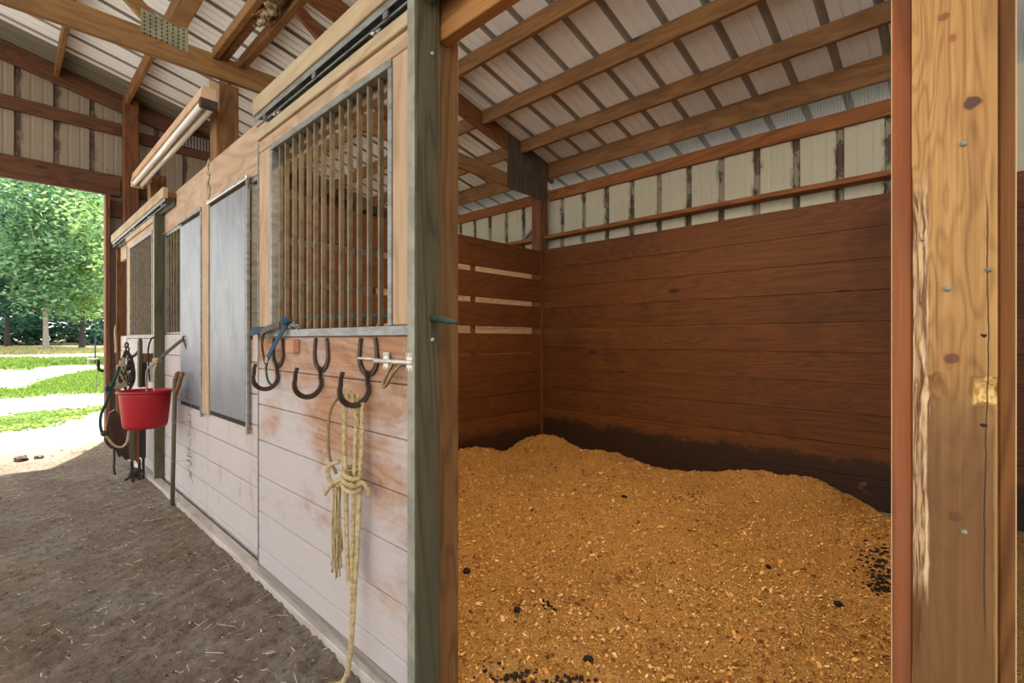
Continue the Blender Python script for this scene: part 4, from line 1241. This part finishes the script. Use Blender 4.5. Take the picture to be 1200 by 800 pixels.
# small bits on the near door: blue halter, chain, green pole
hl = thing('blue_halter', (0.87, 2.35, 1.0), 'blue and brown halter looped over the corner of the near door grille', 'halter')
mb = MB()
mb.ribbon(smooth_path([(0.885, 2.225, 1.275), (0.878, 2.26, 1.235), (0.868, 2.33, 1.17), (0.862, 2.39, 1.11)], 6), 0.026, 0.005, (0, 0.75, 0.65))
mb.build('cheek_strap', M['blue'], hl)
mb = MB(); mb.ribbon(smooth_path([(0.862, 2.39, 1.11), (0.86, 2.40, 1.06), (0.862, 2.385, 1.01), (0.868, 2.35, 0.985)], 6), 0.016, 0.005, (0, 1, 0.2)); mb.build('tie_end', M['teal'], hl)
mb = MB(); mb.blob((0.882, 2.222, 1.285), 0.022, 4, (0.9, 1.0, 0.9), 0.35, 3); mb.build('knot', M['blue'], hl)
mb = MB(); mb.ribbon(smooth_path([(0.872, 2.27, 1.268), (0.862, 2.37, 1.255), (0.866, 2.47, 1.235), (0.872, 2.50, 1.20)], 6), 0.026, 0.006, (0, 0.1, 1)); tag(mb.build('crown_strap', M['leather'], hl), 'brown leather strap')
mb = MB(); mb.ribbon(smooth_path([(0.872, 2.46, 1.245), (0.868, 2.55, 1.245), (0.872, 2.63, 1.235), (0.885, 2.66, 1.215)], 6), 0.036, 0.006, (0, 0.1, 1)); mb.build('nose_band', M['blue'], hl)
mb = MB(); mb.tube(smooth_path([(0.868, 2.45, 1.235), (0.866, 2.47, 1.18), (0.868, 2.455, 1.12), (0.872, 2.44, 1.085)], 6), 0.006, 8); mb.build('chin_cord', M['leather'], hl)
mb = MB(); mb.tube([(0.858, 2.392 + 0.012 * math.cos(a), 1.105 + 0.012 * math.sin(a)) for a in [k * math.pi / 6 for k in range(12)]], 0.003, 6, closed=True); mb.build('buckle', M['zinc'], hl)
ch = thing('chain', (0.90, 2.19, 1.25), 'short grey chain resting on the grille rail beside the blue halter', 'chain')
for i in range(5):
    c = Vector((0.892 + 0.004 * (i % 2), 2.205 - i * 0.018, 1.262 + 0.007 * math.sin(i)))
    mb = MB()
    mb.tube([c + Vector((0.007 * math.sin(a) * (i % 2), 0.012 * math.cos(a), 0.007 * math.sin(a) * (0.4 + (i + 1) % 2))) for a in [k * math.pi / 6 for k in range(12)]], 0.0025, 6, closed=True)
    mb.build('link', M['galv'], ch)
mb = MB(); mb.tube([(0.949, 2.2, 1.300), (0.949, 1.6, 1.289), (0.949, 1.30, 1.275), (0.951, 1.16, 1.257), (0.951, 1.125, 1.252)], [0.009, 0.009, 0.0095, 0.0085, 0.005], 12)
solo(mb, 'green_pole', M['green_pole'], 'dark green pole poking out behind the near door grille', 'pole')

# ------------------------------------------------------------------ bucket and tack at the far door
def at(u, v, X):
    t = (u - 600) / CF; dx, dy = CS + CC * t, CC - CS * t
    s = X / dx
    return Vector((X, dy * s, 1.2 + (398 - v) / CF * s))
def at_y(u, v, Y):
    t = (u - 600) / CF; dx, dy = CS + CC * t, CC - CS * t
    s = Y / dy
    return Vector((dx * s, Y, 1.2 + (398 - v) / CF * s))
BC = (0.745, 4.46)
bk = thing('feed_bucket', (BC[0], BC[1], 0.545), 'red rubber feed bucket hanging on the stall front', 'bucket')
mb = MB()
mb.lathe([(0.0, 0.545), (0.112, 0.545), (0.128, 0.553), (0.135, 0.572), (0.155, 0.79), (0.159, 0.812), (0.153, 0.812), (0.148, 0.79), (0.127, 0.575), (0.0, 0.562)], (BC[0], BC[1], 0), 56, 1.02)
mb.build('tub', M['red'], bk)
mb = MB(); mb.lathe([(0.155, 0.806), (0.170, 0.806), (0.173, 0.815), (0.170, 0.824), (0.153, 0.824), (0.153, 0.812)], (BC[0], BC[1], 0), 56, 1.02); mb.build('rim', M['red'], bk)
mb = MB()
K = Vector((0.80, 4.36, 1.045))
for s in (-1, 1):
    e = Vector((BC[0] + 0.03, BC[1] + s * 0.135, 0.835))
    mb.tube(smooth_path([K, (K + e) / 2 + Vector((-0.02, s * 0.05, 0.03)), e, e + Vector((0, 0, -0.05))], 8), 0.007, 8)
mb.build('carry_cord', M['rope_tan'], bk)
mb = MB(); mb.blob(K, 0.03, 2, (1, 1.3, 0.7), 0.5, 3); mb.blob(K + Vector((-0.012, -0.025, 0.01)), 0.02, 3, (1, 1.6, 0.6), 0.4, 2); mb.build('knot', M['rope_tan'], bk)
mb = MB(); mb.ribbon(smooth_path([K, K + Vector((0.05, -0.03, 0.06)), (0.925, 4.27, 1.19), (0.952, 4.23, 1.205)], 6), 0.032, 0.006, (0, 0.8, 0.6)); tag(mb.build('hanger_strap', M['leather_black'], bk), 'dark leather strap')
mb = MB(); mb.tube(smooth_path([(0.956, 4.24, 1.22), (0.935, 4.235, 1.225), (0.93, 4.22, 1.20), (0.95, 4.19, 1.12)], 5), 0.006, 6)
solo(mb, 'wall_hook', M['iron'], 'iron hook holding the bucket strap below the narrow grille', 'hook')
# upright stick with two prongs leaning by the bucket
st = thing('pronged_stake', (0.90, 4.22, 0), 'weathered upright stake with two pegs beside the red bucket', 'stake')
mb = MB(); mb.tube([(0.855, 4.18, -0.02), (0.865, 4.19, 0.45), (0.875, 4.2, 0.92)], 0.014, 8); mb.build('shaft', M['grey'], st)
for dy in (-0.05, 0.05):
    mb = MB(); mb.tube(smooth_path([(0.875, 4.2, 0.80), (0.885, 4.2 + dy, 0.86), (0.90, 4.2 + dy * 1.2, 0.94), (0.915, 4.2 + dy, 0.955)], 5), [0.016] * 15 + [0.010], 8); mb.build('peg', M['post'], st)
for z in (0.32, 0.60):
    mb = MB(); mb.tube([(0.85, 4.18, z), (0.90, 4.12, z + 0.005), (0.955, 4.10, z + 0.01)], 0.002, 5); mb.build('tie_wire', M['galv'], st)
mb = MB()
rr = random.Random(2)
for i in range(26):
    z = 0.2 + i * 0.025
    mb.tube(smooth_path([(0.94, 4.08, z), (0.925 + rr.uniform(-.02, .02), 4.06 + rr.uniform(-.03, .03), z + 0.02), (0.945, 4.04 + rr.uniform(-.03, .03), z + rr.uniform(-.03, .03))], 3), 0.0015, 4)
tag(mb.build('hay_wisps', M['rope_brown']), 'wisps of dark twine and hay stuck to the boards by the stake', 'hay wisps', kind='stuff')

# saddle rack on far door
rk = thing('saddle_rack', (0.80, 5.7, 0.7), 'weathered saddle rack of boards on the far door behind the bucket', 'rack')
p = at(160, 425, 0.72)
mb = MB(); mb.box(0.797, 0.822, 5.03, 5.11, 0.80, 1.19, 0.004); mb.build('end_board', M['grey'], rk)
mb = MB(); mb.box(0.824, 0.899, 5.03, 5.09, 1.01, 1.085, 0.004); mb.build('arm', M['post'], rk)
mb = MB(); mb.box(0.856, 0.899, 5.03, 5.036, 0.84, 1.008, 0.003); mb.build('panel', M['white'], rk)
mb = MB(); mb.box(0.824, 0.854, 5.04, 5.09, 0.80, 1.008, 0.004); mb.build('arm', M['leather_black'], rk)
# hook on far door
mb = MB(); mb.tube(smooth_path([(0.88, 5.42, 1.20), (0.862, 5.42, 1.19), (0.855, 5.42, 1.10), (0.80, 5.44, 1.04), (0.775, 5.45, 1.08)], 6), 0.012, 8)
solo(mb, 'tack_hook', M['iron'], 'rusty hook on the far door above the saddle rack', 'hook')
mb = MB(); mb.ribbon(smooth_path([(0.885, 4.965, 1.22), (0.86, 4.94, 1.20), (0.845, 4.95, 1.12), (0.85, 4.97, 1.0), (0.86, 4.98, 0.86)], 6), 0.016, 0.01, (0, 1, 0.1))
solo(mb, 'door_strap', M['black'], 'thin dark strap hanging down the edge of the far door', 'strap')

# bridle bundle
TY = 4.95
def tp(u, v): return at_y(u, v, TY)
bd = thing('bridle', tp(149, 455), 'dark bridle with chain hanging left of the saddle rack', 'bridle')
rr = random.Random(4)
for i in range(9):
    mb = MB()
    c = tp(150 + rr.uniform(-3, 3), 404 + i * 5.4); q = rr.uniform(0.014, 0.024)
    mb.tube([c + Vector((q * math.cos(a) * 0.8, q * math.cos(a), q * 1.3 * math.sin(a))) for a in [k * math.pi / 6 for k in range(12)]], 0.006, 6, closed=True)
    mb.build('chain_link', M['iron'], bd)
mb = MB()
for k in range(4):
    w = 3 + k * 1.6
    mb.ribbon(smooth_path([tp(149 - 1, 408), tp(149 - w, 425), tp(148 - w, 445), tp(150, 458), tp(150 + w, 445), tp(151 + w * 0.7, 425), tp(150, 410)], 5), 0.016, 0.006, (0.4, 1, 0))
mb.build('cheek_straps', M['leather_black'], bd)
mb = MB(); mb.blob(tp(153, 443), 0.035, 6, (0.8, 0.9, 1.3), 0.4, 3); mb.blob(tp(151, 428), 0.022, 7, (0.8, 1, 1.6), 0.4, 2); mb.build('browband', M['leather_black'], bd)
for (u, v) in ((146, 406), (150, 417)):
    mb = MB(); a, b = tp(u - 3, v), tp(u + 3, v + 1); mb.tube([a, (a + b) / 2, b], 0.007, 6); mb.build('bit_ring', M['zinc'], bd)
# coiled tan lead ropes
cr = thing('coiled_lead', tp(142, 445), 'coil of tan lead rope hanging left of the bridle', 'rope')
mb = MB()
for (cu, cv, ru, rv) in ((142, 438, 4.5, 15), (144.5, 436, 5, 17), (139.5, 441, 3, 13)):
    mb.tube([tp(cu + ru * math.cos(a), cv + rv * math.sin(a)) + Vector((0.02 * math.sin(2 * a), 0, 0)) for a in [k * math.pi / 14 for k in range(28)]], 0.011, 7, closed=True)
mb.build('coil', M['rope_tan'], cr)
mb = MB(); mb.tube(smooth_path([tp(150, 441), tp(147, 447), tp(142, 450), tp(136, 450)], 6), 0.012, 7); mb.build('tail', M['rope_tan'], cr)
TY = 4.85
gr = thing('green_lead', tp(125, 470), 'long dark green lead rope with a snap and pale end looping below the post', 'rope')
mb = MB(); mb.tube(smooth_path([tp(140, 429), tp(136, 441), tp(131, 452), tp(128, 462), tp(124, 473), tp(119, 484), tp(117.5, 495), tp(119, 505), tp(122, 509)], 6), 0.010, 8)
mb.build('green_section', M['teal'], gr)
for (u, v, w) in ((126, 455, 1.6), (132, 450, 2.2)):
    mb = MB(); mb.blob(tp(u, v), 0.022, int(u), (0.8, 1, 1), 0.5, 2); mb.build('knot', M['teal'], gr)
mb = MB(); mb.tube(smooth_path([tp(122, 509), tp(127, 514), tp(132, 520), tp(138, 523.5), tp(144, 523), tp(149, 517), tp(151, 505)], 6), 0.009, 8); mb.build('pale_end', M['rope_tan'], gr)
mb = MB(); mb.blob(tp(122, 508), 0.022, 5, (1, 1.2, 1), 0.5, 2); mb.build('snap', M['iron'], gr)
# leather fenders and chaps
def flap(name, mat, label, uv, X, th=0.02, cat='leather'):
    pts = [at_y(u, v, X) for u, v in uv]
    mb = MB()
    n = len(pts)
    off = Vector((0.1, 0.99, 0)) * th
    vs_ = [p + Vector((0, 0.02 * noise.noise(p * 9), 0)) for p in pts] + [p + off for p in pts]
    fs = [tuple(range(n))[::-1], tuple(range(n, 2 * n))] + [(i, (i + 1) % n, (i + 1) % n + n, i + n) for i in range(n)]
    mb.add(vs_, fs)
    return solo(mb, name, M[mat], label, cat)
flap('leather_chaps', 'leather', 'folded brown leather chaps hanging against the far wide board', [(128, 484), (134, 480), (141, 486), (151, 500), (152, 538), (147, 539), (143, 534), (139, 536), (135, 527), (129, 525), (124, 520), (121.5, 514), (125, 508), (124.5, 500)], 5.32, 0.06, 'chaps')
def fender(mat, label, u0, u1, v0, v1, X, straps):
    t = thing('saddle_fender', at_y((u0 + u1) / 2, v1, X), label, 'saddle fender', 'leather fenders under the saddle rack')
    mb = MB(); pts = [at_y(u, v, X) for u, v in ((u0, v0), (u1, v0), (u1, v1 - 2), ((u0 + u1) / 2, v1), (u0, v1 - 3))]
    off = Vector((0.2, 0.98, 0)) * 0.012
    n = len(pts)
    mb.add(pts + [p + off for p in pts], [tuple(range(n))[::-1], tuple(range(n, 2 * n))] + [(i, (i + 1) % n, (i + 1) % n + n, i + n) for i in range(n)])
    mb.build('flap', M[mat], t)
    for path in straps:
        mb = MB(); mb.ribbon(smooth_path([at_y(u, v, X) + off * 0.5 for u, v in path], 5), 0.020, 0.006, (1, 0.1, 0)); mb.build('strap', M['leather_black'], t)
fender('grey', 'olive green leather fender left of the orange one', 151.5, 158, 490, 541, 5.15, [[(154, 540), (154.5, 552), (152, 559), (146, 563)], [(155, 540), (155, 558), (157, 566), (163, 570)]])
fender('leather_orange', 'narrow orange brown leather fender between green and black ones', 158, 163.5, 490, 542, 5.17, [[(163, 538), (163.5, 553), (164, 566), (166, 569)]])
fender('leather_black', 'black leather fender nearest the far sliding door', 163.5, 171, 490, 538, 5.19, [[(168, 536), (168, 553), (168, 566), (169, 571)]])
mb = MB(); mb.tube(smooth_path([at_y(133.5, 525, 5.3), at_y(134, 540, 5.3), at_y(133.5, 548, 5.3), at_y(135, 556, 5.3)], 5), 0.008, 6)
solo(mb, 'hanging_strap', M['leather_black'], 'dark strap dangling from the leather chaps to the dirt', 'strap')
x, y = gpos(158, 559); 
mb = MB(); mb.blob((x, y, 0.04), 0.05, 3, (1, 1, 0.9), 0.4, 3)
solo(mb, 'dirt_lump', M['leather'], 'brown lump on the ground below the leather fenders', 'lump')
# pale twine hanging on the jamb
mb = MB(); mb.tube(smooth_path([(0.915, 7.13, 1.36), (0.905, 7.10, 1.26), (0.915, 7.12, 1.12), (0.915, 7.13, 1.05)], 6), 0.012, 6)
solo(mb, 'twine_hank', M['rope_tan'], 'pale twine hank tied on the far wide board', 'twine')
# doorway insulator and latch
ins = thing('gate_insulator', (0.80, 7.40, 0.86), 'black gate insulator with white arm on the doorway jamb', 'insulator')
mb = MB(); mb.tube(smooth_path([(0.832, 7.36, 0.83), (0.795, 7.36, 0.85), (0.785, 7.36, 0.90), (0.785, 7.36, 0.97)], 5), 0.016, 8); mb.build('body', M['black'], ins)
mb = MB(); mb.tube([(0.785, 7.36, 0.975), (0.70, 7.36, 0.975)], 0.01, 8); mb.tube([(0.70, 7.36, 0.99), (0.70, 7.36, 0.91)], 0.010, 8); mb.build('arm', M['white'], ins)
mb = MB(); mb.tube(smooth_path([(0.78, 7.36, 0.86), (0.76, 7.38, 0.6), (0.69, 7.40, 0.42)], 6), 0.004, 5); mb.build('wire', M['galv'], ins)

# ------------------------------------------------------------------ outdoors
M['dry_grass'] = confetti('dry_grass_blades', [(150, 140, 92), (176, 164, 116), (140, 148, 84)], 0.8, 0.3)
def patch(name, label, outline, h=0.03, blades=3000, seed=1, tall=0.06, mat='grass'):
    """grass growing on an outline in yard coordinates"""
    rr = random.Random(seed)
    mb = MB()
    n = len(outline)
    c = Vector((sum(p[0] for p in outline) / n, sum(p[1] for p in outline) / n, 0))
    xs_, ys_ = [p[0] for p in outline], [p[1] for p in outline]
    def inside(x, y):
        r = False
        for i in range(n):
            (xa, ya), (xb, yb) = outline[i], outline[i - 1]
            if (ya > y) != (yb > y) and x < (xb - xa) * (y - ya) / (yb - ya) + xa: r = not r
        return r
    cs = 0.22
    yq = min(ys_)
    while yq < max(ys_):
        st = cs * (1 + max(0, yq - 10) * 0.05); xq = min(xs_)
        while xq < max(xs_):
            jx, jy = xq + rr.gauss(0, st * 0.3), yq + rr.gauss(0, st * 0.6)
            if inside(jx + st / 2, jy + st / 2):
                q = [(jx, jy), (jx + st * 1.25, jy + rr.gauss(0, .05)), (jx + st * 1.25, jy + st * 1.25), (jx, jy + st * 1.25)]
                mb.add([(a, b, yard_z(a, b) + 0.012 + 0.006 * rr.random()) for a, b in q], [(0, 1, 2, 3)])
            xq += st
        yq += st
    got = 0
    while got < blades:
        x, y = rr.uniform(min(xs_), max(xs_)), rr.uniform(min(ys_), max(ys_))
        if not inside(x + rr.gauss(0, 0.1), y + rr.gauss(0, 0.25)): continue
        got += 1
        a = rr.uniform(0, 6.28); L = tall * rr.uniform(0.6, 1.5); w = 0.02 + 0.001 * y
        b = Vector((math.cos(a), math.sin(a), 0)) * w
        p = Vector((x, y, yard_z(x, y) - 0.01)); tip = p + Vector((rr.uniform(-.04, .04), rr.uniform(-.04, .04), L))
        mb.add([p - b, p + b, tip + b * 0.2, tip - b * 0.2], [(0, 1, 2, 3)])
    return tag(mb.build(name, M[mat]), label, 'grass', kind='stuff')
def yp(u, v):
    for z in (0.0, 0.1, 0.2, 0.3, 0.4, 0.5, 0.6, 0.7):
        x, y = gpos(u, v, z)
        if yard_z(x, y) <= z: break
    return (x, y)
def yo(*uv): return [yp(u, v) for u, v in uv]
patch('lawn_grass', 'bright green strip of grass right beside the doorway jamb', yo((20, 463), (60, 458), (135, 457), (135, 428), (98, 432), (60, 443), (30, 450)), blades=9000, seed=1, tall=0.05)
patch('lawn_grass', 'low grass along the near edge of the gravel yard', yo((-60, 508), (40, 500), (120, 478), (135, 473), (135, 468), (90, 480), (20, 486), (-60, 490)), blades=2200, seed=2, tall=0.03)
patch('lawn_grass', 'shaded grass band crossing the yard under the far trees', yo((-40, 430), (30, 427), (60, 424), (135, 426), (135, 418), (60, 419), (-40, 417)), blades=4500, seed=3, tall=0.08)
patch('lawn_grass', 'thin grass at the left edge of the gravel', yo((-60, 468), (0, 463), (30, 458), (20, 450), (-60, 452)), blades=1500, seed=4, tall=0.05)
patch('lawn_grass', 'pale dry grass at the foot of the tree line', yo((-80, 411), (140, 411), (140, 407.5), (-80, 407.5)), blades=5000, seed=6, tall=0.12, mat='dry_grass')

def leaf_cloud(mb, c, rad, n, size, rr, hollow=0.35):
    for i in range(n):
        while True:
            d = Vector((rr.uniform(-1, 1), rr.uniform(-1, 1), rr.uniform(-1, 1)))
            if hollow < d.length < 1: break
        p = Vector(c) + Vector((d.x * rad[0], d.y * rad[1], d.z * rad[2]))
        a = Vector((rr.uniform(-1, 1), rr.uniform(-1, 1), rr.uniform(-0.5, 0.5))).normalized()
        b = a.cross(Vector((rr.uniform(-1, 1), rr.uniform(-1, 1), rr.uniform(-1, 1)))).normalized()
        s = size * rr.uniform(0.6, 1.4)
        mb.add([p - a * s, p + b * s * 0.45, p + a * s, p - b * s * 0.45], [(0, 1, 2, 3)])
def tree(label, x, y, h, r, mat, bark, clouds, leaves, trunk_r, seed, base=0.25, size=0.2, group='trees beyond the yard', spread=1.0):
    rr = random.Random(seed)
    z0 = yard_z(x, y) - 0.1
    t = thing('shade_tree', (x, y, z0), label, 'tree', group)
    mb = MB()
    lean = rr.uniform(-0.3, 0.3)
    tz = h * 0.62
    trunk = smooth_path([(x, y, z0), (x + lean * 0.15, y, z0 + h * 0.18), (x + lean * 0.5, y, z0 + h * 0.4), (x + lean, y, z0 + tz)], 6)
    m = len(trunk)
    mb.tube(trunk, [trunk_r * (1.35 - 0.35 * min(1, i / 3)) * (1 - 0.75 * i / m) for i in range(m)], 10)
    cen = []
    for i in range(clouds):
        a = rr.uniform(0, 6.28); q = rr.uniform(0.1, 0.85) * r * spread
        zz = z0 + h * (base + (0.97 - base) * rr.random())
        cen.append((x + math.cos(a) * q, y + math.sin(a) * q, zz))
    cen += [(trunk[q].x + rr.uniform(-.5, .5) * r * 0.25, trunk[q].y - 0.5 + rr.uniform(-.4, .4), trunk[q].z) for q in range(int(m * 0.42), m) for _ in (0, 1)]
    mb.build('trunk', bark, t)
    for i, c in enumerate(cen[:6]):
        st_ = trunk[min(m - 1, m // 2 + i)]
        b = MB(); b.tube(smooth_path([st_, (st_ + Vector(c)) / 2 + Vector((0, 0, 0.15)), c], 5), [trunk_r * 0.4 * (1 - 0.8 * k / 10) for k in range(11)], 6); b.build('branch', bark, t)
    mb = MB()
    for c in cen:
        k = rr.uniform(0.22, 0.42)
        leaf_cloud(mb, c, (r * k, r * k, r * k * 0.6), leaves // len(cen), size, rr, 0.2)
    mb.build('foliage', M[mat], t)
    return t
def far(u, Y):
    t = (u - 600) / CF; return ((CS + CC * t) / (CC - CS * t) * Y, Y)
x, y = far(54, 40)
tree('pale trunked tree with light foliage in the middle of the doorway view', x, y, 13, 4.2, 'leaf_mid', M['bark'], 46, 11000, 0.135, 21, 0.29, 0.15, spread=1.0)
x, y = far(96, 43)
tree('dark forked tree at the right of the doorway view', x, y, 12, 4.5, 'leaf_light', M['bark_dark'], 34, 6200, 0.14, 22, 0.19, 0.15)
x, y = far(8, 46)
tree('dense dark tree at the left edge of the doorway view', x, y, 14, 5.0, 'leaf_dark', M['bark_dark'], 44, 7500, 0.13, 23, 0.10, 0.17)
bgl = ['broad tree of the back row left of the pale trunk', 'broad dark tree filling the back row behind the pale trunk', 'tall tree of the back row behind the forked tree', 'leafy tree of the back row beside the doorway jamb']
for i, u in enumerate((-10, 40, 85, 128)):
    x, y = far(u, 56 + 3 * (i % 2))
    tree(bgl[i], x, y, 17, 6.0, 'leaf_dark' if i % 2 else 'leaf_mid', M['bark_dark'], 44, 6500, 0.32, 30 + i, 0.04, 0.26)
x, y = 4.7, 27.5
tree('spreading tree right of the doorway view shading the lawn', x, y, 12, 3.9, 'leaf_light', M['bark_dark'], 30, 5600, 0.16, 71, 0.36, 0.11)
hid = ['tree far to the left beyond the doorway edge', 'tree right of the doorway view behind the wall']
for i, xx in enumerate((-9, 14)):
    tree(hid[i], xx, 52, 15, 6, 'leaf_dark', M['bark_dark'], 26, 2600, 0.3, 50 + i, 0.05, 0.3)
# undergrowth along the tree line
mb = MB(); rr = random.Random(77)
for i in range(46):
    xx = rr.uniform(-9, 16); yy = rr.uniform(47, 52)
    leaf_cloud(mb, (xx, yy, yard_z(xx, yy) + rr.uniform(0.3, 1.6)), (1.3, 1.2, 1.1), 150, 0.2, rr, 0.2)
tag(mb.build('undergrowth', M['leaf_dark']), 'dark undergrowth along the foot of the tree line', 'undergrowth', kind='stuff')
x, y = yp(111.5, 426)
solo(MB().tube([(x, y, yard_z(x, y) - 0.05), (x, y, yard_z(x, y) + 1.0)], 0.022, 8), 'fence_stake', M['black'], 'thin dark stake standing in the yard near the doorway jamb', 'stake')
for (u, v, r, lab) in ((25, 537, 0.05, 'dark dirt clod lying in the sunlit doorway nearer the left'), (46, 534.5, 0.035, 'smaller dirt clod lying in the sunlit doorway')):
    x, y = gpos(u, v)
    mb = MB(); mb.blob((x, y, floor_z(x, y) + r * 0.3), r, u, (1, 1.4, 0.7), 0.5, 3)
    solo(mb, 'dirt_clod', M['leather'], lab, 'clod')
